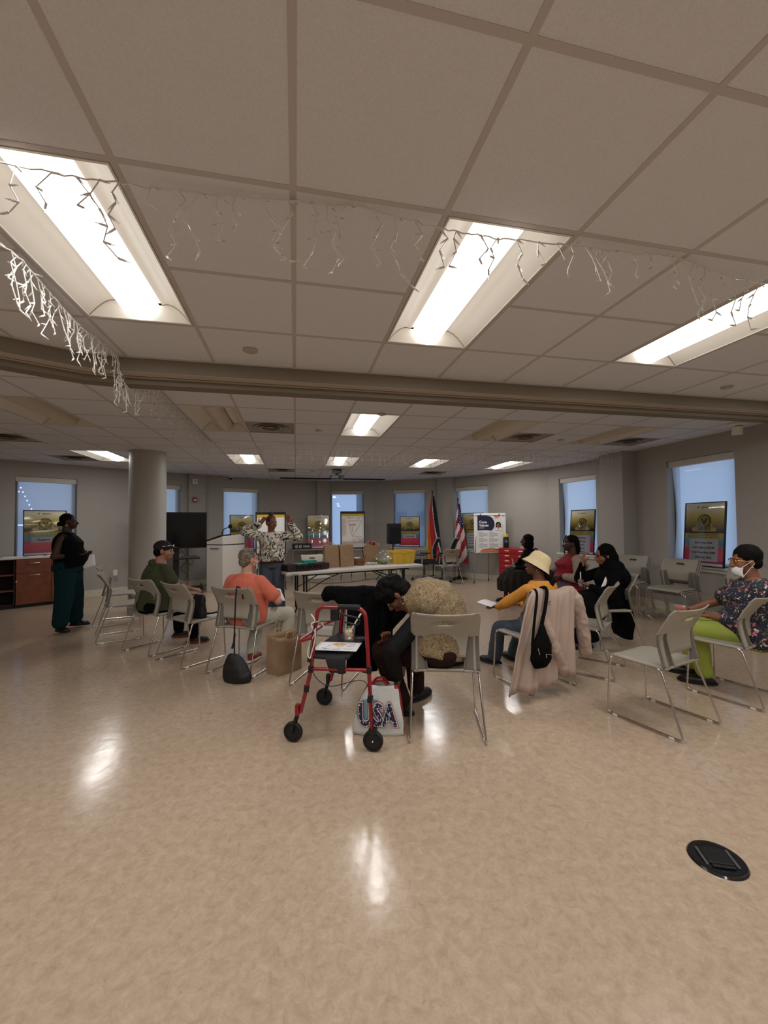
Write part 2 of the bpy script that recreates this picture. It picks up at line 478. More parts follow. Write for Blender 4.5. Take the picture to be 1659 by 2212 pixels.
def seen_rank(x, y):
    p = V((x, y, CE - EYE)); d = p.dot(fw)
    if d < 0.3: return 999
    u, w = p.dot(rt) / d, p.dot(up) / d
    return (0 if abs(u) < 1.05 and abs(w) < 1.45 else 60) + p.length
lid = tag(MB().box((-1.5, 3.2, CE + .33), (16, 19, .06)).build('ceiling', M_WALL), kind='structure')
cells = [(i, j) for i in range(-16, 11) for j in range(-11, 20) if near(gx(i) + TILE / 2, gy(j) + TILE / 2)]
cells.sort(key=lambda c: seen_rank(gx(c[0]) + TILE / 2, gy(c[1]) + TILE / 2))
tile_me = MB().box((0, 0, .0085), (TILE - .004, TILE - .004, .013)).mesh('ceiling_tile', M_TILE)
tee_me = MB().box((0, 0, .002), (TILE - .024, .024, .004)).box((0, 0, .018), (TILE - .03, .003, .03)).mesh('cross_tee', M_TBAR)
rest_t, rest_c = MB(), MB(); nt_ = nc_ = 0
for i, j in cells:
    x, y = gx(i) + TILE / 2, gy(j) + TILE / 2
    if (i, j) not in busy:
        if nt_ < 300:
            o = link('ceiling_tile', tile_me, lid); o.location = (x, y, CE); nt_ += 1
        else:
            rest_t.box((x, y, CE + .0085), (TILE - .004, TILE - .004, .013))
    if not ((i, j) in busy and (i, j - 1) in busy and (i, j) not in VENTS and any((i, j - 1) == (a, b) for a, b, _ in LIGHTS)):
        if nc_ < 300:
            o = link('cross_tee', tee_me, lid); o.location = (x, gy(j), CE); nc_ += 1
        else:
            rest_c.box((x, gy(j), CE + .002), (TILE - .024, .024, .004))
tag(rest_t.build('far_ceiling_tiles', M_TILE, lid, fix=False), kind='stuff')
tag(rest_c.build('far_cross_tees', M_TBAR, lid, fix=False), kind='stuff')
for i in range(-15, 11):
    ys = [gy(j) for (a, j) in cells if a in (i, i - 1)]
    if ys:
        y0, y1 = min(ys), max(ys) + TILE
        MB().box((gx(i), (y0 + y1) / 2, CE + .002), (.024, y1 - y0, .004)).box((gx(i), (y0 + y1) / 2, CE + .02), (.003, y1 - y0, .035)).build('main_runner', M_TBAR, lid, fix=False)

# folding-partition soffit with its track
M_SOF = mat('soffit_paint', rgb(120, 110, 94), 0.7); M_FLANGE = mat('track_flange', rgb(176, 166, 152), 0.6)
M_SLOT = mat('track_slot', rgb(14, 13, 12), 0.8)
def sweep2(prof, path):
    """profile (offset towards the far side, z) along a plan polyline"""
    vs = []; n = len(prof)
    for k, p in enumerate(path):
        p = V(p); a = V(path[max(k - 1, 0)]); b = V(path[min(k + 1, len(path) - 1)])
        d0 = (p - a).normalized() if k else (b - p).normalized(); d1 = (b - p).normalized() if k < len(path) - 1 else d0
        t = (d0 + d1).normalized(); nn = V((-t.y, t.x)); sc = 1 / max(.5, t.dot(d1))
        vs += [(p.x + nn.x * o * sc, p.y + nn.y * o * sc, z) for o, z in prof]
    fs = []
    for k in range(len(path) - 1):
        for j in range(n):
            fs.append((k * n + j, k * n + (j + 1) % n, (k + 1) * n + (j + 1) % n, (k + 1) * n + j))
    fs += [tuple(range(n)), tuple(range(len(vs) - n, len(vs)))]
    return vs, fs
BEAM = [(-8.9, -1.0), (-2.25, 2.93), (-1.52, 3.31), (-1.3, 3.345), (5.94, 3.345)]
beam = tag(MB().add(*sweep2([(0, CE + .02), (0, CE - .11), (.095, CE - .11), (.095, CE + .02)], BEAM)).build('beam', M_SOF), kind='structure')
MB().add(*sweep2([(-.004, CE + .003), (-.004, CE - .008), (.0, CE - .008), (.0, CE + .003)], BEAM)).build('edge_trim', M_TBAR, beam)
MB().add(*sweep2([(.095, CE), (.095, CE - .095), (.112, CE - .095), (.112, CE)], BEAM)).build('track_slot', M_SLOT, beam)
MB().add(*sweep2([(.003, CE - .1095), (.003, CE - .112), (.094, CE - .112), (.094, CE - .1095)], BEAM)).add(*sweep2([(.113, CE - .1095), (.113, CE - .112), (.149, CE - .112), (.149, CE - .1095)], BEAM)).build('track_flange', M_FLANGE, beam)
MB().add(*sweep2([(.112, CE + .02), (.112, CE - .11), (.15, CE - .11), (.15, CE - .157), (.27, CE - .157), (.27, CE + .02)], BEAM)).build('track_rail', M_SOF, beam)

# recessed light fixtures with a curved reflector each side of a hanging lens
M_REF = mat('reflector_white', rgb(222, 216, 206), 0.6)
M_SEAM = mat('reflector_seam', rgb(96, 90, 80), 0.7)
M_LENSOFF = mat('unlit_lens', rgb(196, 186, 164), 0.4)
def lens_mat():
    m = mat('lit_lens', (0.9, 0.9, 0.9, 1), 0.4, emit=(1.0, 0.985, 0.965, 1), estr=LENS_GLOW); return m
M_LENS = lens_mat()
FW, FL = TILE - .03, 2 * TILE - .03
def fixture_meshes():
    fr = MB()
    for s in (-1, 1):
        fr.box((s * (FW / 2 - .004), 0, .02), (.008, FL, .044)); fr.box((0, s * (FL / 2 - .004), .02), (FW - .016, .008, .044))
    prof = []
    for k in range(11):
        t = k / 10; x = -FW / 2 + .008 + t * (FW / 2 - .125); prof.append((x, .004 + .105 * math.sin(t * PI * .62)))
    rf = MB()
    for s in (-1, 1):
        rf.sheet(lambda u, v: (s * -abs(prof[int(round(u * 10))][0]), (v - .5) * (FL - .02), prof[int(round(u * 10))][1]), 10, 1)
    for s in (-1, 1):
        y = s * (FL / 2 - .012)
        poly = [(p[0], p[1]) for p in prof] + [(-p[0], p[1]) for p in reversed(prof)]
        pts = [(x, y, z) for x, z in poly]
        rf.add(pts + [(-FW / 2 + .008, y, .0), (FW / 2 - .008, y, .0)], [tuple(range(len(pts))) + (len(pts) + 1, len(pts))])
    rf.box((0, 0, .118), (.26, FL - .03, .01))
    for s in (-1, 1):
        for q in (-1, 1): rf.tube([(q * p[0], s * (FL / 2 - .015), p[1]) for p in prof], .0022, 5, 1)
    ln = MB()
    a = [(math.sin(t) * .108, .10 - .105 * math.cos(t)) for t in [(-1.45 + 2.9 * k / 14) for k in range(15)]]
    ln.sheet(lambda u, v: (a[int(round(u * 14))][0], (v - .5) * (FL - .05), a[int(round(u * 14))][1]), 14, 1)
    for s in (-1, 1):
        y = s * (FL / 2 - .025); ln.add([(x, y, z) for x, z in a], [tuple(range(15))])
    return fr.mesh('frame', M_REF), rf.mesh('reflector', [M_REF, M_SEAM], 40), ln.mesh('lens', M_LENS, 50), ln.mesh('lens', M_LENSOFF, 50)
fm, rm, lm, lmo = fixture_meshes()
fm.name = 'fixture_frame'
FIXTXT = {(-2, 2): 'lit ceiling light nearest the left edge under the dark part of the icicle lights', (1, 2): 'lit ceiling light straight above the room with icicle lights crossing its near end',
          (4, 2): 'lit ceiling light nearest the right edge in front of the soffit', (1, 7): 'single lit ceiling light just beyond the soffit', (-6, 12): 'lit ceiling light beside the round column',
          (-2, 12): 'lit ceiling light above the lectern', (1, 12): 'lit ceiling light in front of the ceiling projector', (4, 12): 'lit ceiling light above the two flags', (7, 12): 'lit ceiling light closest to the red tool chest wall',
          (-5, 7): 'unlit ceiling light left of the icicle lights beyond the soffit', (-2, 7): 'unlit ceiling light beside the square air vent', (4, 7): 'unlit ceiling light right of the lit one beyond the soffit', (7, 7): 'unlit ceiling light nearest the right-hand wall beyond the soffit'}
lamp = bpy.data.lights.new('fixture_lamp', 'AREA'); lamp.shape = 'RECTANGLE'; lamp.size = .10; lamp.size_y = FL - .06; lamp.energy = LAMP_WATT; lamp.color = LAMP_COL
for i, j, lit in LIGHTS:
    c = (gx(i) + TILE / 2, gy(j) + TILE, CE)
    if not inside(c[0], c[1]): continue
    t = thing('ceiling_light', FIXTXT.get((i, j), ('lit ceiling light in the %s row behind the viewer, %s from the left' % ('first' if j == -3 else 'second', {-5: 'first', -2: 'second', 1: 'third', 4: 'fourth', 7: 'fifth'}[i])) if j < 0 else 'ceiling light beyond the %s edge of the view in the %s row' % ('right' if i > 0 else 'left', {2: 'nearest' if i != -8 else 'nearest, outermost', 7: 'middle', 12: 'far'}[j])), 'light', c, group='recessed ceiling lights')
    link('frame', fm, t); link('reflector', rm, t); link('lens', lm if lit else lmo, t)
    if lit:
        o = link('under_lens_lamp', lamp, t); o.location = (0, 0, -.008)
# air vents, smoke detectors, sprinkler plates
M_VENT = mat('vent_metal', rgb(150, 142, 132), 0.6)
M_VENT_DARK = mat('dark_vent_metal', rgb(104, 96, 88), 0.8)  # darker tone for the innermost diffuser ring
VT = {(-1, 8): 'square ceiling air vent next to an unlit ceiling light', (5, 8): 'square ceiling air vent beside the unlit light on the right', (8, 8): 'square ceiling air vent closest to the right wall',
      (-7, 10): 'square ceiling air vent at the left edge of the view', (-7, 13): 'square ceiling air vent beside the lit light near the column', (-1, 15): 'square ceiling air vent above the flip charts', (5, 15): 'square ceiling air vent near the curved back wall'}
for i, j in VENTS:
    c = (gx(i) + TILE / 2, gy(j) + TILE / 2, CE)
    t = thing('air_vent', VT[(i, j)], 'vent', c, group='square ceiling air vents')
    MB().box((0, 0, .012), (TILE - .026, TILE - .026, .01)).build('face_plate', M_VENT, t)
    for q, r in enumerate((.21, .15, .09)):
        m = MB().lathe([(r, .008), (r + .02, -.004 - q * .003), (r - .03, .004 - q * .004), (r - .035, .008)], 28)
        m.build('diffuser_ring', M_VENT_DARK if q == 2 else M_VENT, t, smooth=40)
M_DISC = mat('ceiling_disc', rgb(176, 166, 152), 0.6)
for (x, y, r, lab) in [(-.315, 3.06, .052, 'round flush sprinkler plate on the ceiling left of the middle light'), (3.98, 3.07, .05, 'round flush sprinkler plate at the right in front of the soffit'),
                       (.97, 4.57, .05, 'small round sensor on the edge of the lit light beyond the soffit'), (.30, 5.52, .045, 'round flush sprinkler plate right of the square air vent'), (3.97, 5.54, .05, 'round flush sprinkler plate between the two right-hand vents'), (.39, 9.75, .045, 'round flush sprinkler plate near the ceiling projector')]:
    tag(MB().lathe([(.0, -.014), (r * .8, -.014), (r, -.008), (r, .0), (0, .0)], 24, 0, TR(x, y, CE)).build('sprinkler_plate', M_DISC, smooth=30), lab, 'sprinkler', 'ceiling sprinkler plates')
t = thing('dome_camera', 'small dark dome camera under the ceiling above the lectern window', 'camera', (-1.64, 11.2, CE))
MB().lathe([(.06, 0), (.06, -.03), (.045, -.035), (0, -.035)], 20).build('housing', M_WHITE, t, smooth=40)
MB().ell((0, 0, -.035), (.04, .04, .045)).build('dome', mat('dark_dome', rgb(20, 16, 20), .1), t, smooth=60)
t = thing('wall_camera', 'white camera on a round base hanging at the right end of the ceiling', 'camera', (5.60, 4.22, CE))
MB().lathe([(.09, 0), (.09, -.02), (.05, -.03), (0, -.03)], 24).build('base', M_WHITE, t, smooth=40)
MB().cyl((.02, 0, -.03), (.04, .02, -.14), .055, .06).build('housing', M_WHITE, t, smooth=40)
t = thing('exit_sensor', 'white box with a round strobe high on the square pier', 'alarm', (-2.40, 10.73, 2.53), 28)
MB().box((0, -.015, 0), (.11, .04, .13)).build('box', M_WHITE, t, bevel=.006)
MB().ell((0, -.036, 0), (.032, .02, .042)).build('strobe', mat('strobe_lens', rgb(190, 190, 186), .2), t, smooth=60)
t = thing('fire_alarm_pull', 'red fire alarm pull box on the square pier', 'alarm', (-2.40, 10.73, 2.09), 28)
MB().box((0, -.015, 0), (.085, .045, .12)).build('box', mat('alarm_red', rgb(150, 30, 30), .4), t, bevel=.005)
MB().box((0, -.042, -.015), (.06, .012, .03)).build('handle', M_WHITE, t, bevel=.003)
def outlet(loc, rz, lab):
    t = thing('wall_outlet', lab, 'outlet', loc, rz)
    MB().box((0, -.004, 0), (.075, .008, .115)).build('cover_plate', M_WHITE, t, bevel=.003)
    for z in (-.022, .022):
        m = MB().box((0, -.009, z), (.034, .004, .028)); m.build('socket', mat('socket_ivory', rgb(200, 196, 184), .5), t, bevel=.002)
outlet((-3.79, 9.87, .46), 33, 'white double wall outlet low on the wall left of the column')
# lights hung outside the first window
t = thing('outdoor_star_lights', 'blue star-shaped string light hanging outside the window above the cabinet', 'light', (-5.74, 9.60, 0))
M_LED = mat('blue_led', rgb(120, 140, 255), .4, emit=(.28, .36, 1.0, 1), estr=14)
d = V((.79, .56, 0)); pts = [V((0, .3, 1.88)), d * .15 + V((0, .3, 2.28)), d * .33 + V((0, .3, 1.84))]
MB().tube([V((0, .3, 1.2))] + pts, .004, 5).build('wire', M_BLACK, t)
for a, b in ((pts[0], pts[1]), (pts[1], pts[2])):
    for k in range(6):
        p = a.lerp(b, k / 5); MB().ell(p, (.013, .013, .018), None, 8, 6).build('bulb', M_LED, t, smooth=60)
MB().ell((-.06, .2, 1.87), (.024, .024, .024), None, 10, 7).build('bulb', M_LED, t, smooth=60)
MB().tube([(-.1, .3, 1.50), (.30, .58, 1.50)], .012, 6).build('light_bar', M_LED, t)
# blocks of buildings seen dimly through the two open blinds
M_FAR = mat('far_wall', rgb(120, 118, 116), .9); M_FARW = mat('far_window', rgb(60, 70, 84), .3)
for (x, y, w, h, lab) in [(11.5, 44, 9, 11, 'pale distant building seen through the right-hand open blind'), (-0.5, 44, 7, 7, 'low distant building seen through the left-hand open blind')]:
    t = thing('distant_building', lab, 'building', (x, y, 0))
    MB().box((0, 0, h / 2 - 7), (w, 8, h + 14)).build('wall', M_FAR, t)
    MB().box((0, 0, h + .15), (w + .5, 8.4, .5)).build('roof', M_FAR, t)
    for ix in range(4):
        for iz in range(3):
            MB().box((-w / 2 + w * (ix + .5) / 4, -4.02, h * (iz + .6) / 3.4), (w / 8, .1, h / 8)).build('window', M_FARW, t)

# ================================================================ CHAIRS
M_CHAIR = mat('chair_shell_plastic', rgb(152, 145, 132), 0.5, bump=0.05, bscale=500)
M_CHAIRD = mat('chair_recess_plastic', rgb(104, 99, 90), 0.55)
M_GLIDE = mat('clear_glide', rgb(215, 212, 205), 0.25)
def backrest_mesh():
    def e(z): return .155 if z > .676 else .122 + (z - .455) / .221 * .033
    zs = [.445, .462, .50, .535, .56, .60, .64, .672, .68, .71, .735, .762, .788, .81, .83, .845]
    mb = MB(); cols = 19; vs = []; tagc = []
    for z in zs:
        w = .235 if z < .80 else .235 - .012 * ((z - .80) / .045) ** 2
        k = e(z)
        xs = [-w, -w + .026, -.200, -.192, -k - .006, -k, -.11, -.055, -.02, 0, .02, .055, .11, k, k + .006, .192, .200, w - .026, w]
        for q, x in enumerate(xs):
            t = (z - .445) / .4
            y = -.150 + .030 * math.sin(min(1, t / .55) * PI / 2) - .125 * max(0, (t - .5) / .5) ** 1.4
            y += .030 * (x / .235) ** 2 * (0.3 + t) - .018
            if z < .675 and (q in (1, 4) or q in (14, 17)) : y += .016
            if z < .675 and q in (0, 18): y += .006
            zz = z + (.010 * (x / .235) ** 2 if z > .8 else 0)
            vs.append((x, y, zz))
    fs = []; ms = []
    for r in range(len(zs) - 1):
        for c in range(cols - 1):
            zc = (zs[r] + zs[r + 1]) / 2; a = r * cols + c
            if c in (7, 8, 9, 10) and .762 < zc < .788: continue
            if 6 <= c <= 11 and zc < .535 and zc > .462: continue
            if c in (5, 12) and zc < .535 and zc > .462: continue
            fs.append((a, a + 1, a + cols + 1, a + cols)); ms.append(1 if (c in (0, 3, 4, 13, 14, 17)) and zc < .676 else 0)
    mb.add(vs, fs); mb.m = ms
    return mb
def chair_parts(root):
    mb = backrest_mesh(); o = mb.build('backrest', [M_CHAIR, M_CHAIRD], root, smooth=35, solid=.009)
    def seat(u, v):
        x = (u - .5) * .46; y = -.165 + v * .425
        r = abs(u - .5) * 2
        if v > .82: x *= 1 - .10 * ((v - .82) / .18) ** 2
        if v < .1: x *= 1 - .10 * ((.1 - v) / .1) ** 2
        z = .447 - .010 * math.sin(v * PI) * (1 - r * r) - .03 * max(0, (v - .86) / .14) ** 2 - .006 * max(0, (r - .85) / .15)
        return (x, y, z)
    MB().sheet(seat, 12, 14).build('seat', M_CHAIR, root, smooth=50, solid=.014)
    for s in (-1, 1):
        path = fillet([(s * .205, .10, .434), (s * .222, -.05, .434), (s * .226, -.125, .436), (s * .25, -.27, .012), (s * .25, .25, .012), (s * .232, .232, .43), (s * .18, .20, .433)], .03)
        leg = MB().tube(path, .0075, 8).build('sled_leg', M_CHROME, root, smooth=60)
        for y in (-.20, .19):
            MB().box((s * .25, y, .0085), (.02, .035, .017)).build('glide', M_GLIDE, leg, bevel=.003)
def make_chair(label, loc, rz, group):
    t = thing('stacking_chair', label, 'chair', loc, rz, group); chair_parts(t); return t
CG = 'grey plastic chairs set in a circle'
def centre(rear, cw):
    a = math.radians(cw); f = V((math.sin(a), math.cos(a)))
    return (rear[0] + f.x * .27, rear[1] + f.y * .27, 0)
CH = {}
CH['A'] = make_chair('grey chair in the centre of the circle with the bending person in a tan top', centre((.97, 2.585), 16.5), -16.5, CG)
def chair(key, label, rear, cw, group=CG, z=0):
    c = centre(rear, cw); CH[key] = copy_thing(CH['A'], label, (c[0], c[1], z), -cw, group); return CH[key]
chair('B', 'empty grey chair nearest the viewer with its seat turned to the left', (2.71, 2.32), -16)
chair('C', 'grey chair cut by the right edge under the masked person in floral scrubs', (3.70, 2.545), -17.5)
chair('D', 'grey chair under the pale pink jacket and the person in the straw hat', (2.185, 3.18), -12)
chair('E', 'grey chair with an empty seat behind the pink jacket', (3.03, 3.40), -38)
chair('F', 'grey chair under the person in the black headscarf', (3.90, 4.20), -80)
chair('G', 'grey chair under the person in the coral T-shirt with a black strap over its back', (-.645, 4.205), 29)
chair('H', 'grey chair with the black bag on its seat', (-1.315, 4.705), 46)
chair('I', 'grey chair under the person in the black cap and olive top', (-1.79, 5.18), 40)
chair('J', 'empty grey chair, nearer of the two beside the standing person', (-2.51, 5.95), 67)
chair('K', 'empty grey chair, farther of the two beside the standing person', (-2.93, 6.97), 78)
chair('R', 'grey chair behind the red rollator with a black coat over it', (.16, 3.715), 26.6)
chair('S', 'grey chair behind the folding table left of the brown paper bags', (.30, 8.46), 160)
chair('T', 'empty grey chair in front of the office chairs by the flags', (3.55, 9.02), -12)
CH['T'].location = (3.56, 9.32, 0)
chair('U', 'grey chair under the person in the dark skirt by the red tool chest', (4.44, 6.68), -72)
chair('W', 'grey chair under the person in the red top and beige cardigan', (4.20, 5.30), -72)
for q, (cx, cy, rz, n, lab) in enumerate([(5.32, 5.72, 112, 3, 'stack beside the square corner pier'), (5.42, 4.98, 104, 3, 'stack under the window with the framed poster'), (5.50, 4.13, 98, 2, 'low stack behind the masked person')]):
    for k in range(n):
        a = math.radians(rz); b = V((-math.sin(a), math.cos(a)))
        pos = (['top', 'middle', 'bottom'] if n == 3 else ['top', 'bottom'])[n - 1 - k]
        p = V((cx, cy)) + b * .045 * k
        CH['st%d%d' % (q, k)] = copy_thing(CH['A'], 'grey stacked chair, %s of the %s' % (pos, lab), (p.x, p.y, .026 * k), rz, 'grey chairs stacked by the right wall')

# ---------------------------------------------------------------- office swivel chairs by the flags
M_MESH = mat('black_chair_mesh', rgb(24, 24, 26), 0.8, bump=.2, bscale=900)
M_DGREY = mat('dark_grey_plastic', rgb(70, 70, 72), 0.45)
M_GREY = mat('grey_plastic', rgb(128, 126, 122), 0.4)
def office_chair(label, loc, rz):
    t = thing('office_chair', label, 'chair', loc, rz, 'black swivel chairs by the flags')
    MB().sheet(lambda u, v: ((u - .5) * .5 * (1 - .15 * abs(v - .5)), -.24 + .5 * v, .47 + .02 * (2 * u - 1) ** 2 - .03 * max(0, v - .8)), 8, 8).build('seat', M_MESH, t, smooth=60, solid=.07)
    def bk(u, v):
        x = (u - .5) * (.46 - .10 * abs(v - .45)); return (x, -.26 - .10 * v - .05 * (1 - (2 * u - 1) ** 2) + .05 * math.sin(v * PI), .58 + .50 * v)
    b = MB().sheet(bk, 10, 10).build('backrest', M_MESH, t, smooth=60, solid=.02)
    rim = [bk(0, k / 8) for k in range(9)] + [bk(k / 8, 1) for k in range(1, 9)] + [bk(1, 1 - k / 8) for k in range(1, 9)]
    MB().tube(rim, .014, 8).build('back_rim', M_GREY, b, smooth=60)
    MB().tube(fillet([(0, -.05, .43), (0, -.30, .44), (0, -.36, .75)], .08), .022, 8).build('back_support', M_GREY, t, smooth=60)
    for s in (-1, 1):
        MB().tube(fillet([(s * .24, 0, .44), (s * .30, 0, .46), (s * .30, -.02, .66)], .04), .02, 8).build('arm_post', M_GREY, t, smooth=60)
        MB().box((s * .30, .02, .675), (.09, .26, .03)).build('armrest', M_BLACK, t, bevel=.012)
    MB().cyl((0, 0, .10), (0, 0, .30), .03, .026).cyl((0, 0, .28), (0, 0, .44), .016, .016).box((0, 0, .43), (.2, .22, .05)).build('gas_column', M_DGREY, t, smooth=40)
    for k in range(5):
        a = 2 * PI * k / 5 + .3; d = V((math.cos(a), math.sin(a), 0))
        lg = MB().tube([d * .03 + V((0, 0, .12)), d * .18 + V((0, 0, .105)), d * .31 + V((0, 0, .075))], [.028, .022, .014], 8).build('leg', M_GREY, t, smooth=60)
        c = d * .31; n = V((-d.y, d.x, 0))
        m = MB().cyl(c + V((0, 0, .10)), c + V((0, 0, .05)), .008)
        for s in (-1, 1): m.cyl(c + n * s * .008 + V((0, 0, .028)), c + n * s * .026 + V((0, 0, .028)), .028, .028, 14)
        m.build('caster', M_BLACK, lg, smooth=40)
office_chair('black mesh swivel chair in front of the rainbow flag', (3.22, 10.12, 0), 62)
office_chair('black mesh swivel chair partly behind the empty grey chair', (3.62, 9.86, 0), 55)

# ---------------------------------------------------------------- folding table and what stands on it
M_TABLE = mat('table_plastic', rgb(198, 192, 184), 0.5, bump=.05, bscale=400)
M_BLKM = mat('black_metal', rgb(26, 25, 26), 0.4)
TBL = thing('folding_table', 'long off-white folding table with black metal legs', 'table', (.923, 6.96, 0), 15.66)
MB().box((0, 0, .717), (2.42, .75, .046)).build('tabletop', M_TABLE, TBL, bevel=.014, seg=3)
MB().text('Lifetime', .028, frame((-1.08, -.3763, .714), (1, 0, 0), (0, 0, 1), (0, -1, 0))).build('lettering', M_DGREY, TBL)
for s in (-1, 1):
    for y in (-.25, .25):
        MB().tube(fillet([(s * .86, y, .69), (s * .86, y, .12), (s * .90, y, .012)], .05), .0145, 10).tube(fillet([(s * .90, y * .94, .69), (s * .895, y * .94, .1)], .05), .0145, 10).build('leg', M_BLKM, TBL, smooth=60)
        MB().tube([(s * .30, y, .672), (s * .52, y, .60), (s * .87, y, .42)], .009, 8).build('brace', M_BLKM, TBL, smooth=60)
    MB().tube([(s * .86, -.26, .66), (s * .86, .26, .66)], .0145, 10).tube([(s * .87, -.26, .16), (s * .87, .26, .16)], .0145, 10).build('cross_bar', M_BLKM, TBL, smooth=60)
for y in (-.3, .3):
    MB().box((0, y, .682), (1.9, .03, .026)).build('apron_rail', M_BLKM, TBL)
TOP = .7405
def tp(x, y, z=0):
    a = math.radians(15.66); return (.923 + x * math.cos(a) - y * math.sin(a), 6.96 + x * math.sin(a) + y * math.cos(a), TOP + z)
# tray of teal packets
tray = thing('serving_crate', 'dark brown slatted crate holding teal packets at the left end of the table', 'crate', tp(-.83, -.10), 24)
M_TRAY = mat('dark_crate', rgb(42, 24, 22), 0.5); M_TEAL = mat('teal_card', rgb(46, 128, 116), .5, var=.15, vscale=40)
MB().box((0, 0, .006), (.44, .30, .012)).build('base', M_TRAY, tray)
for sx, sy, w, d in ((0, -.145, .44, .012), (0, .145, .44, .012), (-.215, 0, .012, .28), (.215, 0, .012, .28)):
    h = .075; nS = 9
    m = MB().box((sx, sy, .018), (w, d, .03)).box((sx, sy, h - .006 + .02), (w, d, .022))
    for k in range(nS):
        t = (k + .5) / nS - .5
        m.box((sx + (t * w if w > d else 0), sy + (t * d if d > w else 0), .055), (.016 if w > d else d, .016 if d > w else d, .09))
    m.build('slatted_side', M_TRAY, tray)
for x, y, z, w, d, h, r in ((-.10, -.03, .10, .19, .13, .03, 8), (.06, .01, .125, .22, .16, .05, -6), (-.05, .06, .06, .26, .10, .08, 2), (.12, -.06, .05, .14, .10, .08, 5)):
    m = MB().box((0, 0, 0), (w, d, h), 0, TR(x, y, z) @ rotz(r))
    tag(m.build('packet', M_TEAL, None, bevel=.006), None)
    o = bpy.data.objects[-1] if False else COL.objects[-1]
    o.matrix_world = tray.matrix_basis if False else (TR(*tp(-.83, -.10)) @ rotz(24))
    tag(o, {8: 'long thin teal packet at the left of the dark crate', -6: 'largest teal packet lying uppermost in the dark crate', 2: 'flat teal packet at the back of the dark crate', 5: 'small teal packet at the front right of the dark crate'}[r], 'packet', 'teal packets in the dark crate')
M_KRAFT = mat('brown_paper', rgb(150, 122, 92), .75, var=.08, vscale=14, bump=.25, bscale=22)
M_KRAFTD = mat('paper_inside', rgb(120, 90, 62), .85)
def paper_bag(label, loc, rz, w, d, h, open_=0.0, handles=True, crumple=.006, group='brown paper bags', seed=1):
    t = thing('paper_bag', label, 'bag', loc, rz, group)
    R = random.Random(seed); NZ = 9
    per = []
    for side in range(4):
        for k in range(5):
            u = k / 5
            p = [(-w / 2 + w * u, -d / 2), (w / 2, -d / 2 + d * u), (w / 2 - w * u, d / 2), (-w / 2, d / 2 - d * u)][side]
            per.append((p[0], p[1], side, u))
    vs = []; n = len(per)
    for j in range(NZ + 1):
        v = j / NZ
        for x, y, side, u in per:
            q = v * (1 - .10 * (1 - open_)); 
            yy = y * (1 - .55 * v * v * (1 - open_)); xx = x
            if side in (1, 3): xx = x * (1 - .16 * v * math.sin(u * PI) * (1 - open_))
            nz = noise.noise(V((x * 9 + seed, y * 9, v * 5))) * crumple * 2
            zz = h * v
            if open_ and side == 0: zz -= .11 * h * v * math.exp(-((u - .5) / .22) ** 2)
            vs.append((xx + nz, yy + nz * .8 - (.02 if open_ and side == 0 else 0) * v, zz))
    fs = [(j * n + i, j * n + (i + 1) % n, (j + 1) * n + (i + 1) % n, (j + 1) * n + i) for j in range(NZ) for i in range(n)]
    fs.append(tuple(range(n - 1, -1, -1)))
    o = MB().add(vs, fs).build('bag_body', M_KRAFT, t, smooth=25, fix=False); q = o.modifiers.new('thickness', 'SOLIDIFY'); q.thickness = .003
    if handles:
        for s in (-1, 1):
            yb = s * d / 2 * (.45 if not open_ else .95)
            MB().tube(smooth_path([(-w * .16, yb, h * .93), (-w * .15, yb + s * .01, h * 1.06), (0, yb + s * .012, h * 1.10), (w * .15, yb + s * .01, h * 1.06), (w * .16, yb, h * .93)], 5), .0035, 6).build('twisted_handle', mat('handle_paper', rgb(196, 168, 132), .7), t, smooth=60)
    return t
paper_bag('tall brown paper bag, left of the pair standing on the table', tp(-.33, .10), 14, .24, .16, .37, seed=3)
paper_bag('tall brown paper bag, right of the pair standing on the table', tp(-.075, .08), 20, .25, .16, .37, seed=5)
b3 = paper_bag('brown paper bag with handles standing behind the plastic produce bag', tp(.52, .27), 12, .26, .16, .36, open_=.5, seed=8)
M_REDF = mat('red_wrapper', rgb(150, 40, 42), .5)
t = thing('red_packet', 'red packet sticking out of the brown paper bag behind the produce', 'packet', tp(.53, .27, .34), 20)
MB().sheet(lambda u, v: ((u - .5) * .12, .01 * math.sin(u * 9), (v - .4) * .10), 6, 4).build('wrapper', M_REDF, t, smooth=50, solid=.012)
# wicker basket
M_WICK = ramp_mat('wicker', [(.3, rgb(78, 50, 26)), (.7, rgb(150, 106, 62))], 'noise', 90, .7, bump=.5)
bk = thing('wicker_basket', 'round brown wicker basket with two handles in the middle of the table', 'basket', tp(.20, .13))
MB().lathe([(.085, .0), (.09, .0), (.112, .12), (.106, .122), (.086, .01), (0, .01)], 26).build('bowl', M_WICK, bk, smooth=40)
for k in range(5):
    r = .091 + .021 * (k + .5) / 5; z = .012 + k * .023
    MB().tube([(r * math.cos(2 * PI * i / 40), r * math.sin(2 * PI * i / 40), z + .004 * math.sin(i * PI)) for i in range(40)], .0065, 6, loop=True).build('woven_band', M_WICK, bk, smooth=60)
for s in (-1, 1):
    MB().tube(smooth_path([(s * .108, -.04, .115), (s * .125, -.02, .165), (s * .125, .02, .165), (s * .108, .04, .115)], 5), .006, 6).build('handle', M_WICK, bk, smooth=60)
M_NAP = mat('napkin', rgb(214, 206, 198), .8)
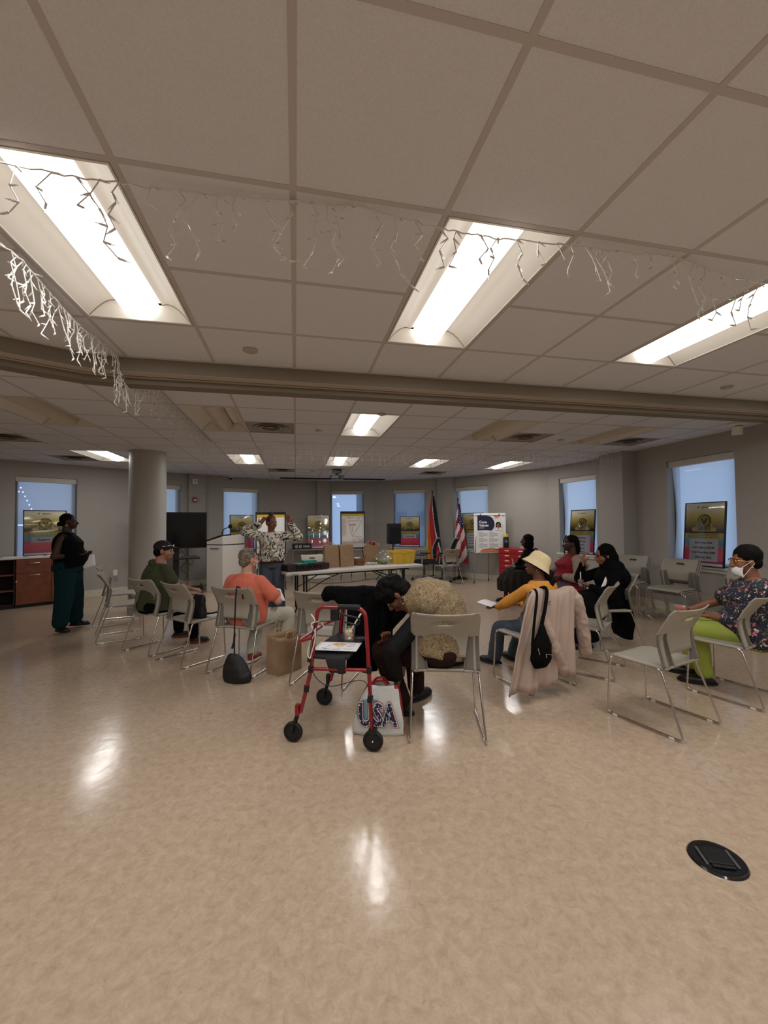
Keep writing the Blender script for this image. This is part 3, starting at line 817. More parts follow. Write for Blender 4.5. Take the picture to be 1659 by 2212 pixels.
for k, (x, y) in enumerate(((-.04, 0), (.03, .02))):
    t = thing('folded_napkin', ['pale folded napkin at the left inside the wicker basket', 'pale folded napkin at the right inside the wicker basket'][k], 'napkin', tp(.20 + x, .13 + y, .05), 20 + 50 * k, 'napkins in the basket')
    MB().sheet(lambda u, v: ((u - .5) * .11, .012 * math.sin(v * 6 + u * 3), .01 + .075 * v), 6, 5).build('cloth', M_NAP, t, smooth=50, solid=.008)
M_PKT = mat('silver_packet', rgb(196, 200, 192), .3, var=.2, vscale=60)
for k in range(7):
    x, y = .36 + (k % 4) * .05, .07 + (k // 4) * .07
    t = tag(MB().ell((0, 0, .02), (.032, .024, .02), None, 10, 6).build('snack_packet', M_PKT, None, smooth=60), 'small silver-green wrapped packet between the basket and the produce bag', 'packet', 'wrapped packets on the table')
    t.location = tp(x, y); t.rotation_euler = (0, 0, k * 1.3)
t = tag(MB().box((0, 0, .012), (.16, .12, .02)).box((.02, .01, .03), (.12, .1, .014)).build('stacked_paper_plates', mat('cream_card', rgb(222, 200, 160), .7), None, bevel=.004), 'small cream packet lying between the dark crate and the paper bags', 'packet'); t.location = tp(-.53, .02); t.rotation_euler = (0, 0, .4)
# produce bag: thin clear film over greens
def film_mat():
    m = bpy.data.materials.new('clear_film'); m.use_nodes = True; nt = m.node_tree; nt.nodes.clear(); N = nt.nodes.new; L = nt.links.new
    o = N('ShaderNodeOutputMaterial'); a = N('ShaderNodeBsdfTransparent'); g = N('ShaderNodeBsdfGlossy'); x = N('ShaderNodeMixShader'); d = N('ShaderNodeBsdfDiffuse'); y = N('ShaderNodeMixShader')
    g.inputs['Roughness'].default_value = .15; x.inputs[0].default_value = .12; y.inputs[0].default_value = .06; d.inputs[0].default_value = (.85, .85, .85, 1)
    L(a.outputs[0], x.inputs[1]); L(g.outputs[0], x.inputs[2]); L(x.outputs[0], y.inputs[1]); L(d.outputs[0], y.inputs[2]); L(y.outputs[0], o.inputs[0]); return m
M_FILM = film_mat()
pb = thing('produce_bag', 'clear plastic bag of green vegetables beside the yellow crate', 'bag', tp(.66, .06), 10)
def film(u, v):
    a = 2 * PI * u; r = (.17 * math.sin(min(1, v * 1.5 + .12) * PI / 2) if v < .5 else .17 * (1 - (v - .5) * 1.75)); r = max(r, .022)
    nz = noise.noise(V((math.cos(a) * 3, math.sin(a) * 3, v * 7))) * .03
    return ((r + nz) * math.cos(a) * 1.1, (r + nz) * math.sin(a) * .75, .002 + .25 * v + nz * .4 * (v > .1))
MB().sheet(film, 26, 14).build('plastic_film', M_FILM, pb, smooth=25)
MB().sheet(lambda u, v: (.03 + (u - .5) * .05, .02 * math.sin(u * 8), .23 + .09 * v + .02 * math.sin(u * 5)), 6, 4).build('tied_corner', M_FILM, pb, smooth=30)
for k in range(9):
    g = rnd.choice([rgb(96, 130, 60), rgb(140, 160, 90), rgb(70, 100, 48)]); mm = mat('greens_%d' % (k % 3), [rgb(64, 92, 44), rgb(116, 138, 76), rgb(170, 178, 136)][k % 3], .5, var=.2, vscale=50)
    a = k * 2.4; r = .03 + .011 * k
    v = MB().ell((0, 0, 0), (.05, .035, .032), None, 10, 7).build('vegetable', mm, None, smooth=60)
    p = tp(.66 + r * math.cos(a), .06 + r * .6 * math.sin(a), .038 + .014 * (k % 3)); v.location = p; v.rotation_euler = (a, k, a * .7)
    tag(v, ['dark green vegetable inside the clear produce bag', 'light green vegetable inside the clear produce bag', 'pale vegetable inside the clear produce bag'][k % 3], 'vegetable', 'vegetables in the produce bag')
# yellow crate
M_YEL = mat('yellow_plastic', rgb(214, 176, 62), .4, var=.05, vscale=8)
yc = thing('yellow_tote', 'yellow plastic tote at the right end of the table', 'crate', tp(1.03, .10), 8)
def tote(w, d, h):
    m = MB(); t = .006
    a = [(-w / 2 * q, -d / 2 * q) for q in (.92, 1)]
    for z0, z1, q0, q1 in ((0, h, .9, 1.0),):
        for sx, sy in ((0, -1), (0, 1), (-1, 0), (1, 0)):
            if sy: m.add([(-w / 2 * q0, sy * d / 2 * q0, z0), (w / 2 * q0, sy * d / 2 * q0, z0), (w / 2 * q1, sy * d / 2 * q1, z1), (-w / 2 * q1, sy * d / 2 * q1, z1)], [(0, 1, 2, 3)])
            else: m.add([(sx * w / 2 * q0, -d / 2 * q0, z0), (sx * w / 2 * q0, d / 2 * q0, z0), (sx * w / 2 * q1, d / 2 * q1, z1), (sx * w / 2 * q1, -d / 2 * q1, z1)], [(0, 1, 2, 3)])
    m.add([(-w / 2 * .9, -d / 2 * .9, .002), (w / 2 * .9, -d / 2 * .9, .002), (w / 2 * .9, d / 2 * .9, .002), (-w / 2 * .9, d / 2 * .9, .002)], [(0, 1, 2, 3)])
    return m
tote(.43, .32, .22).build('tub', M_YEL, yc, solid=.006)
r = MB()
for sx, sy, w, d in ((0, -.162, .45, .016), (0, .162, .45, .016), (-.217, 0, .016, .31), (.217, 0, .016, .31)): r.box((sx, sy, .207), (w, d, .034))
r.build('rim', M_YEL, yc, bevel=.004)
for x in (-.13, -.02, .02, .13):
    MB().box((x, -.158, .10), (.012, .012, .17)).build('rib', M_YEL, yc, bevel=.002)
MB().box((0, -.172, .20), (.12, .012, .05)).build('handle_lip', M_YEL, yc, bevel=.004)

# ---------------------------------------------------------------- rollator
M_RED = mat('red_enamel', rgb(132, 16, 28), .28, coat=.4)
M_RUB = mat('black_rubber', rgb(18, 18, 18), .6)
M_NYL = mat('black_nylon', rgb(26, 26, 28), .7, bump=.2, bscale=600)
RW = thing('rollator', 'red rollator walker with black wheels, grips and seat', 'walker', (.345, 3.013, 0), -25.2)
for y in (-.285, .285):
    fr = MB().tube(fillet([(-.215, y, .20), (-.135, y, .50), (-.105, y, .80), (-.085, y, .905), (.24, y, .91), (.262, y, .50), (.278, y, .125)], .075, 7), .0135, 12).build('side_frame', M_RED, RW, smooth=60)
    MB().tube([(.06, y, .911), (.205, y, .912)], .0175, 12).build('hand_grip', M_RUB, fr, smooth=60)
    MB().box((.03, y, .862), (.055, .035, .085)).build('brake_housing', M_BLACK, fr, bevel=.01)
    MB().tube(smooth_path([(.03, y, .885), (.10, y - .005, .86), (.185, y - .005, .845), (.205, y - .005, .825), (.18, y - .005, .80), (.10, y - .005, .815)], 5), .006, 8).build('brake_lever', M_BLACK, fr, smooth=60)
    MB().tube([(-.14, y, .492), (.262, y, .512)], .0115, 10).build('cross_tube', M_RED, RW, smooth=60)
    for x, z in ((-.14, .492), (.262, .512), (-.172, .36), (-.145, .56), (.268, .33)):
        MB().tube([(x - .003, y, z - .02), (x + .003, y, z + .02)], .0185, 10).build('clamp', M_BLACK, fr, smooth=60)
    MB().box((.075, y - .002, .502), (.045, .034, .05)).build('seat_clamp', M_BLACK, fr, bevel=.006)
    # front caster with fork, rear fixed wheel
    MB().box((-.236, y, .215), (.03, .04, .075)).build('caster_socket', M_RED if y < 0 else M_BLACK, fr, bevel=.008)
    ck = MB().tube([(-.236, y, .19), (-.245, y, .155)], .014, 10)
    for s in (-1, 1): ck.tube([(-.245, y + s * .018, .165), (-.262, y + s * .026, .11), (-.27, y + s * .026, .066)], .009, 8)
    ck.build('caster_fork', M_BLACK, RW, smooth=60)
    def wheel(x):
        Mw = frame((x, y, .066), (1, 0, 0), (0, 0, 1), (0, -1, 0))
        w = MB().lathe([(.05, -.014), (.060, -.016), (.066, -.009), (.066, .009), (.060, .016), (.05, .014), (.05, -.014)], 28, 0, Mw).build('wheel', M_RUB, RW, smooth=40)
        MB().lathe([(0, -.011), (.048, -.011), (.05, -.006), (.05, .006), (.048, .011), (0, .011)], 28, 0, Mw).build('hub', M_BLACK, w, smooth=40)
        MB().ell((x, y - .016, .066), (.008, .006, .008), None, 8, 6).build('axle_cap', M_CHROME, w, smooth=60)
    wheel(-.27); wheel(.285)
    MB().tube([(.278, y, .16), (.283, y, .10), (.285, y, .066)], .012, 8).box((.285, y, .13), (.05, .045, .03)).build('wheel_bracket', M_BLACK, RW, smooth=60)
    MB().tube(smooth_path([(.03, y - .02, .82), (-.09, y - .035, .80), (-.13, y - .03, .62), (-.12, y - .02, .48), (.0, y - .03, .40), (.24, y - .03, .45), (.29, y - .03, .25), (.285, y, .13)], 5), .0028, 6).build('brake_cable', M_RUB, fr, smooth=60)
# low curved back bar, padded seat with side flaps
MB().tube(fillet([(-.13, -.285, .70), (-.235, -.285, .665), (-.235, .285, .665), (-.13, .285, .70)], .09, 7), .0115, 10).build('back_bar', M_RED, RW, smooth=60)
MB().sheet(lambda u, v: (-.14 + .26 * u, (v - .5) * .57, .585 + .012 * math.cos((v - .5) * 5) - .004 * math.sin(u * PI)), 8, 12).build('seat', M_NYL, RW, smooth=60, solid=.02)
for s in (-1, 1):
    MB().sheet(lambda u, v: (-.14 + .245 * u + .02 * v * (1 - u), s * (.285 + .008 * math.sin(v * PI)), .585 - v * (.085 * (u > .45) + .0 + .065 * max(0, min(1, (u - .35) / .2)) * 0 + .02)), 10, 5).build('seat_flap', M_NYL, RW, smooth=60, solid=.008)
# white cord tied to the near frame
MB().tube(smooth_path([(-.13, -.305, .86), (-.10, -.308, .82), (-.125, -.31, .79), (-.10, -.31, .74), (-.13, -.31, .68), (-.15, -.312, .60), (-.135, -.312, .57), (-.125, -.312, .60), (-.10, -.312, .69), (-.095, -.31, .77)], 5), .004, 6).tube(smooth_path([(-.125, -.31, .80), (-.06, -.312, .815), (-.03, -.312, .77)], 5), .0025, 5).build('tied_white_cord', M_WHITE, RW, smooth=60)
def on_rollator(x, y, z):
    a = math.radians(-25.2); return (.345 + x * math.cos(a) - y * math.sin(a), 3.013 + x * math.sin(a) + y * math.cos(a), z)
M_PAPER = mat('white_paper', rgb(226, 224, 226), .7)
def sheet_paper(name, label, cat, M, w, h, marks=0, bend=.0, group=None, seed=0, parent=None):
    o = MB().sheet(lambda u, v: ((u - .5) * w, (v - .5) * h, bend * math.sin(v * PI) + bend * .4 * math.sin(u * 5)), 8, 8)
    t = thing(name, label, cat, group=group); t.matrix_world = M
    o.build('page', M_PAPER, t, smooth=60, solid=.0008)
    if marks:
        R = random.Random(seed); m = MB()
        for k in range(marks):
            x, y = R.uniform(-.4, .3) * w, R.uniform(-.42, .42) * h; L = R.uniform(.04, .16) * w
            u0, v0 = x / w + .5, y / h + .5; z = bend * math.sin(v0 * PI) + bend * .4 * math.sin(u0 * 5) + .0012
            m.quad([(x, y, z), (x + L, y, z), (x + L, y + .004, z), (x, y + .004, z)])
        m.build('print', mat('print_ink', rgb(90, 90, 120), .7), t, fix=False)
    return t
P = sheet_paper('printed_sheet', 'printed white sheet lying on the rollator seat', 'paper', TR(*on_rollator(0, -.14, .607)) @ rotz(-20), .30, .20, 26, 0, seed=4)
for k in range(6):
    a = k * 1.1; MB().ell((-.0 + .03 * math.cos(a), .045 + .018 * math.sin(a), .001), (.022, .014, .0008), None, 8, 4).build('printed_picture', mat('print_orange', rgb(206, 150, 80), .7), P)
cup = thing('fruit_cup', 'clear plastic cup of mixed fruit with a white spoon on the rollator seat', 'cup', on_rollator(.03, .02, .599))
MB().lathe([(.034, 0), (.044, .10), (.046, .10), (.036, -.0)], 24).build('cup_wall', M_FILM, cup, smooth=40)
MB().tube([(.046 * math.cos(2 * PI * i / 24), .046 * math.sin(2 * PI * i / 24), .10) for i in range(24)], .002, 6, loop=True).build('rim', M_FILM, cup, smooth=60)
for k in range(12):
    c = [rgb(196, 60, 50), rgb(214, 160, 70), rgb(226, 216, 180), rgb(150, 170, 80)][k % 4]
    MB().ell((.018 * math.cos(k * 2.4), .018 * math.sin(k * 2.4), .014 + .006 * k), (.015, .013, .012), None, 8, 6).build('fruit_piece', mat('fruit_%d' % (k % 4), c, .35), cup, smooth=60)
t = thing('plastic_spoon', 'white plastic spoon leaning out of the fruit cup', 'spoon', on_rollator(.03, .02, .599))
MB().tube([(.0, 0, .05), (.035, -.01, .12), (.085, -.02, .20)], [.004, .005, .007], 8).build('handle', M_WHITE, t, smooth=60)
MB().ell((-.004, 0, .045), (.012, .016, .006), None, 10, 6).build('bowl', M_WHITE, t, smooth=60)
t = tag(MB().lathe([(0, .0), (.034, .0), (.036, .004), (0, .006)], 24).build('cup_lid', M_FILM, None, smooth=40), 'clear round lid lying beside the fruit cup', 'lid'); t.location = on_rollator(.09, .10, .598)

# ---------------------------------------------------------------- floor box cover
t = thing('floor_box', 'glossy black oval-looking round floor socket cover', 'cover', (1.765, 1.468, 0), -24)
MB().lathe([(0, .006), (.072, .007), (.086, .010), (.101, .008), (.107, .001), (.0, .0)], 48).build('flange', mat('gloss_black', rgb(20, 20, 22), .18, coat=.5), t, smooth=40)
MB().box((0, .008, .010), (.098, .088, .006)).build('lid', mat('satin_black', rgb(16, 16, 17), .35), t, bevel=.003)
MB().box((0, -.049, .0105), (.088, .016, .007)).build('cable_flap', mat('satin_black', rgb(16, 16, 17), .35), t, bevel=.003)
for s in (-1, 1): MB().box((s * .058, .0, .0105), (.012, .10, .006)).build('hinge_strip', M_DGREY, t, bevel=.002)

# ================================================================ PEOPLE
def soft(mb, name, mats, parent, voxel=.009, smooth=4, amp=0.0, nscale=8.0, floor=None, dec=0.0, folds=None):
    """close a set of overlapping shapes into one continuous surface"""
    me = mb.mesh('tmp', mats)
    o = link('tmp', me)
    q = o.modifiers.new('r', 'REMESH'); q.mode = 'VOXEL'; q.voxel_size = voxel; q.use_smooth_shade = True
    q = o.modifiers.new('s', 'SMOOTH'); q.factor = .5; q.iterations = smooth
    if dec:
        q = o.modifiers.new('d', 'DECIMATE'); q.ratio = dec
    dg = bpy.context.evaluated_depsgraph_get()
    m2 = bpy.data.meshes.new_from_object(o.evaluated_get(dg))
    bpy.data.objects.remove(o); bpy.data.meshes.remove(me)
    m2.name = name
    if amp or floor is not None or folds:
        nn = [v.normal.copy() for v in m2.vertices]
        for v, n in zip(m2.vertices, nn):
            c = v.co
            if amp:
                d = noise.noise(c * nscale) + .5 * noise.noise(c * nscale * 2.3)
                v.co = c + n * d * amp
            if folds:
                v.co = v.co + n * folds(c)
            if floor is not None and v.co.z < floor: v.co.z = floor
    if not m2.materials:
        for m in (mats if isinstance(mats, (list, tuple)) else [mats]): m2.materials.append(m)
    m2.polygons.foreach_set('use_smooth', [True] * len(m2.polygons))
    return link(name, m2, parent)

def ik(a, b, l1, l2, pole):
    a, b = V(a), V(b); d = b - a; L = min(d.length, (l1 + l2) * .999); u = d.normalized(); b = a + u * L
    x = (l1 * l1 - l2 * l2 + L * L) / (2 * L); h = math.sqrt(max(0, l1 * l1 - x * x))
    p = V(pole); p = p - u * p.dot(u)
    p = p.normalized() if p.length > 1e-5 else basis(u)[0]
    return a + u * x + p * h, b

def hand(mb, w, d, palm, side, curl=.4, s=1.0, spread=.12):
    """palm, four fingers of different lengths and a thumb that leaves the side of the palm"""
    d = V(d).normalized(); p = V(palm); p = (p - d * p.dot(d)).normalized(); x = d.cross(p) * side      # x: towards the thumb
    w = V(w)
    M3 = Matrix((x, d, -p)).transposed()
    mb.ell(w + d * .048 * s, (.040 * s, .054 * s, .015 * s), M3, 12, 8)
    mb.caps(w - d * .03 * s, w + d * .02 * s, .025 * s, .026 * s, 8)
    for k, (off, L) in enumerate(((.030, .072), (.010, .082), (-.010, .076), (-.029, .060))):
        b = w + d * (.088 - .006 * abs(k - 1)) * s + x * off * s
        f = (d + x * (off * spread * 8)).normalized(); q = b
        for seg, fr in ((0, .42), (1, .33), (2, .25)):
            a = curl * (.5 + .5 * seg)
            f = (f * math.cos(a) + p * math.sin(a)).normalized(); e = q + f * L * fr * s
            mb.caps(q, e, (.0092 - .0008 * seg) * s, (.0086 - .001 * seg) * s, 8); q = e
    b = w + d * .022 * s + x * .030 * s; t = (x * .75 + d * .66 + p * (.2 + curl * .4)).normalized()
    e = b + t * .040 * s; mb.caps(b, e, .0125 * s, .0105 * s, 8)
    t2 = (t + d * .5 + p * curl * .5).normalized(); mb.caps(e, e + t2 * .032 * s, .0105 * s, .008 * s, 8)

class Person:
    def __init__(s, label, loc, cw, hipz, skin, sc=1.0, fat=1.0, lean=5, side=0, twist=0, head=(0, 0), neckfwd=.35, spine=None, headpos=None, arms=None, legs=None, hs=1.0, tl=.50, shoulders=None):
        s.root = thing('person', label, 'person', (loc[0], loc[1], 0), -cw)
        s.Mi = (TR(loc[0], loc[1], 0) @ rotz(-cw)).inverted()
        s.skin = skin; s.sc = sc; s.fat = fat
        W = s.W
        P = V((0, 0, hipz)) if not spine else W(spine[0])
        L = tl * sc
        dr = V((math.tan(math.radians(side)), math.tan(math.radians(lean)), 1)).normalized()
        N = P + dr * L if not spine else W(spine[2])
        Md = (P + N) / 2 + V((0, -.02, 0)) if not spine else W(spine[1]) * 2 - (P + N) / 2
        s.P, s.N, s.Md = P, N, Md
        t = math.radians(twist); x0 = V((math.cos(t), -math.sin(t), 0))
        ut = (N - Md).normalized(); s.xs = (x0 - ut * x0.dot(ut)).normalized()
        s.xp = V((1, 0, 0))
        sw = .165 * sc * (1 + .12 * (fat - 1))
        s.S = {k: N - ut * .078 * sc + s.xs * sw * g for k, g in (('R', 1), ('L', -1))}
        for k, q in (shoulders or {}).items(): s.S[k] = W(q)
        hc = N + (ut * (1 - neckfwd) + V((0, .4 * neckfwd, neckfwd))).normalized() * .165 * sc * hs if headpos is None else W(headpos)
        ya, pi_ = math.radians(head[0]) + t, math.radians(head[1])
        f = V((math.sin(ya) * math.cos(pi_), math.cos(ya) * math.cos(pi_), -math.sin(pi_)))
        rr = V((math.cos(ya), -math.sin(ya), 0))
        if len(head) > 2:
            ro = math.radians(head[2]); u0 = rr.cross(f); rr = rr * math.cos(ro) - u0 * math.sin(ro)
        s.HM = frame(hc, rr, f, rr.cross(f)) @ Matrix.Scale(sc * hs, 4)
        s.E, s.Wr, s.Hd = {}, {}, {}
        for k, (w, pole, hd, palm, curl) in (arms or {}).items():
            e, w2 = ik(s.S[k], W(w), .285 * sc, .25 * sc, s.D(pole)); s.E[k], s.Wr[k] = e, w2; s.Hd[k] = (s.D(hd), s.D(palm), curl)
        s.hip, s.K, s.A, s.fd = {}, {}, {}, {}
        for k, g in (('R', 1), ('L', -1)):
            s.hip[k] = P + V((g * .088 * sc * (1 + .25 * (fat - 1)), 0, -.015))
            a, pole, yaw = legs[k]
            kn, an = ik(s.hip[k], W(a), .43 * sc, .41 * sc, s.D(pole)); s.K[k], s.A[k] = kn, an
            y = math.radians(yaw - cw); s.fd[k] = V((math.sin(y), math.cos(y), 0))
    def W(s, p): return s.Mi @ V(p)
    def D(s, d): return s.Mi.to_3x3() @ V(d)
    def at(s, t):
        return s.P * (1 - t) ** 2 + s.Md * 2 * t * (1 - t) + s.N * t * t if t >= 0 else s.P + (s.P - s.Md).normalized() * (-t) * (s.N - s.P).length
    def rings(s, ts, grow=0.0, mul=1.0, belly=0.0, bust=0.0):
        out = []
        prof = [(-.3, .135, .105), (-.12, .172, .128), (0, .172, .128), (.2, .158, .118), (.4, .150, .115), (.62, .160, .122), (.82, .160, .105), (.93, .118, .080), (1.02, .072, .066)]
        for t in ts:
            for (a, rx, ry), (b, rx2, ry2) in zip(prof, prof[1:]):
                if a <= t <= b or (b == prof[-1][0]):
                    q = min(1, max(0, (t - a) / (b - a))); X = rx + (rx2 - rx) * q; Y = ry + (ry2 - ry) * q
                    if t <= b: break
            ff = 1 + (s.fat - 1) * (1 if t < .75 else max(0, 1 - (t - .75) * 3.2))
            c = s.at(t); tg = (s.at(min(1, t + .03)) - s.at(t - .03)).normalized()
            xv = s.xp.lerp(s.xs, min(1, max(0, t))); xv = (xv - tg * xv.dot(tg)).normalized(); yv = tg.cross(xv)
            by = belly * math.exp(-((t - .22) / .22) ** 2) + bust * math.exp(-((t - .68) / .14) ** 2)
            out.append((c + yv * by * .6, xv * (X * ff * s.sc * mul + grow), yv * (Y * ff * s.sc * mul + grow + by * .55)))
        return out
    def body(s, belly=0.0, bust=0.0, legs=True, lod=.0068):
        m = MB(); sc = s.sc; fa = .6 + .4 * s.fat
        m.loft(s.rings([-.12, 0, .2, .4, .6, .8, .93, 1.02], -.012, 1, belly, bust))
        H = lambda x, y, z: s.HM @ V((x, y, z))
        M3 = s.HM.to_3x3()
        def E(c, r): m.ell(H(*c), r, M3, 16, 10)
        m.caps(s.N - (s.N - s.Md).normalized() * .03, H(0, -.022, -.055), .058 * sc * fa, .052 * sc, 14)
        E((0, -.012, .024), (.074, .094, .086)); E((0, .030, -.034), (.060, .060, .080)); E((0, .046, -.094), (.034, .032, .026))
        for g in (-1, 1):
            E((g * .034, .046, -.044), (.030, .032, .034)); E((g * .077, -.012, -.020), (.009, .020, .031)); E((g * .013, .094, -.050), (.010, .011, .008))
            E((g * .030, .079, .012), (.022, .012, .008))
        m.caps(H(0, .088, .0), H(0, .108, -.045), .009 * sc, .0135 * sc, 8)
        E((0, .088, -.077), (.022, .011, .0055)); E((0, .086, -.087), (.020, .011, .0065))
        for k, g in (('R', 1), ('L', -1)):
            if k in s.E:
                m.caps(s.S[k], s.E[k], .050 * sc * fa, .040 * sc * fa, 12); m.caps(s.E[k], s.Wr[k], .041 * sc * fa, .026 * sc, 12)
                d, p, c = s.Hd[k]; hand(m, s.Wr[k], d, p, -g, c, sc)
            if legs:
                m.caps(s.hip[k], s.K[k], .072 * sc, .048 * sc, 12); m.caps(s.K[k], s.A[k], .050 * sc, .034 * sc, 12)
                m.caps(s.A[k] + V((0, 0, -.03)), s.A[k] + s.fd[k] * .10 * sc + V((0, 0, -.05)), .032 * sc, .026 * sc, 10)
        o = soft(m, 'body', s.skin, s.root, lod, 3, floor=.006)
        s.bodyo = o
        # eyes and brows
        for g in (-1, 1):
            e = MB().ell(H(g * .030, .0835, -.008), (.0115, .008, .0065), M3, 10, 7).build('eye', M_EYE, s.root, smooth=60)
            MB().ell(H(g * .030, .0895, -.008), (.005, .004, .005), M3, 8, 6).build('iris', M_IRIS, e, smooth=60)
            MB().tube([H(g * .014, .0925, .011), H(g * .03, .091, .0165), H(g * .046, .083, .010)], [.0022, .003, .0016], 6).build('eyebrow', M_HAIRB, s.root, smooth=60)
        return o
    def top(s, name, m_, sleeve=1.0, hem=-.10, grow=.012, belly=0.0, bust=0.0, flare=0.0, amp=.006, slw=.058, cuff=.040, neck=1.0, voxel=.010, folds=None, dec=0):
        m = MB(); sc = s.sc; fa = .6 + .4 * s.fat
        ts = [hem, hem + .05, .0, .12, .25, .4, .55, .7, .82, .92, neck]
        ts = sorted(set([t for t in ts if t >= hem]))
        R = s.rings(ts, grow, 1, belly, bust)
        if flare: R = [(c, x * (1 + flare * max(0, (.3 - t))), y * (1 + flare * max(0, (.3 - t)))) for (c, x, y), t in zip(R, ts)]
        m.loft(R, 20)
        for k in s.E:
            if sleeve <= 0: m.ell(s.S[k], (.05 * sc * fa,) * 3); continue
            e, w = s.E[k], s.Wr[k]
            if sleeve < 1:
                q = s.S[k].lerp(e, min(1, sleeve * 1.0)); m.caps(s.S[k], q - (q - s.S[k]).normalized() * .03, (slw + .004) * sc * fa, slw * 1.08 * sc * fa, 14)
            else:
                m.caps(s.S[k], e, (slw + .004) * sc * fa, slw * sc * fa, 14); m.caps(e, w - (w - e).normalized() * .02, slw * sc * fa, cuff * sc, 14)
        return soft(m, name, m_, s.root, voxel, 3, amp, 11, folds=folds, dec=dec)
    def pants(s, name, m_, wt=.092, wk=.068, wa=.058, amp=.006, belly=0.0, hemz=.03, waist=.16, voxel=.011, seat=True):
        m = MB(); sc = s.sc; ff = s.fat
        m.loft(s.rings([-.20, -.10, 0, .08, waist], .010, 1, belly), 18)
        for k in ('R', 'L'):
            A = s.A[k] + (s.K[k] - s.A[k]).normalized() * hemz
            m.caps(s.hip[k], s.K[k], wt * sc * (.5 + .5 * ff), wk * sc, 14); m.caps(s.K[k], A, wk * sc, wa * sc, 14)
            m.ell(s.hip[k] + V((0, -.03, 0)), (.10 * sc * ff, .11 * sc * ff, .095 * sc))
        return soft(m, name, m_, s.root, voxel, 3, amp, 9, floor=.02)
    def shoes(s, m_, sole=None, long=.0, w=.043):
        for k in ('R', 'L'):
            m = MB(); sc = s.sc; A = s.A[k].copy(); z = A.z - .075 * sc; f = s.fd[k]; M3 = Matrix((V((f.y, -f.x, 0)), f, V((0, 0, 1)))).transposed()
            b = V((A.x, A.y, max(z, 0)))
            m.ell(b + f * .055 * sc + V((0, 0, .026)), (w * sc, .132 * sc + long, .042 * sc), M3, 14, 9)
            m.ell(b + f * .12 * sc + V((0, 0, .026)), ((w + .004) * sc, .06 * sc, .036 * sc), M3, 14, 9)
            m.caps(b - f * .012 + V((0, 0, .05)), A + V((0, 0, .015)), .042 * sc, .042 * sc, 12)
            o = soft(m, 'shoe', m_, s.root, .008, 3, floor=b.z + .012)
            sl = MB(); pl = []
            for i in range(20):
                a = 2 * PI * i / 20; r = V((math.cos(a) * (w + .003) * sc, math.sin(a) * (.14 * sc + long) + .055 * sc, 0)); pl.append(b + M3 @ r)
            sl.add([p + V((0, 0, .001)) for p in pl] + [p + V((0, 0, .02)) for p in pl], [tuple(range(19, -1, -1)), tuple(range(20, 40))] + [(i, (i + 1) % 20, (i + 1) % 20 + 20, i + 20) for i in range(20)])
            sl.build('sole', sole or m_, o, smooth=40)
    def hair(s, m_, ells=(), caps=(), amp=.004, ns=40, voxel=.007, name='hair'):
        m = MB(); H = lambda p: s.HM @ V(p); M3 = s.HM.to_3x3()
        for c, r in ells: m.ell(H(c), r, M3, 18, 12)
        for a, b, r0, r1 in caps: m.caps(H(a), H(b), r0, r1)
        return soft(m, name, m_, s.root, voxel, 2, amp, ns)
    def hoop(s, g, r=.02, m_=None):
        H = lambda x, y, z: s.HM @ V((x, y, z))
        MB().tube([H(g * .084, -.012 + r * math.sin(a), -.052 - r + r * math.cos(a)) for a in [2 * PI * i / 18 for i in range(18)]], .0025, 6, loop=True).build('hoop_earring', m_ or M_SILV, s.root, smooth=60)
    def glasses(s, m_, z=-.008, y=.091, sc=1.0, tilt=0.0):
        H = lambda x, y_, z_: s.HM @ V((x, y_, z_)); m = MB()
        for g in (-1, 1):
            m.tube([H(g * .031 + .022 * math.cos(a), y + .002 + tilt * math.sin(a), z + .016 * math.sin(a)) for a in [2 * PI * i / 18 for i in range(18)]], .0024, 6, loop=True)
            m.tube([H(g * .055, y, z + .004), H(g * .078, y - .03, z + .004), H(g * .082, y - .115, z + .002 - .01)], .0022, 6)
        m.tube([H(-.008, y + .003, z + .004), H(.008, y + .003, z + .004)], .0022, 6)
        return m.build('glasses_frame', m_, s.root, smooth=60)

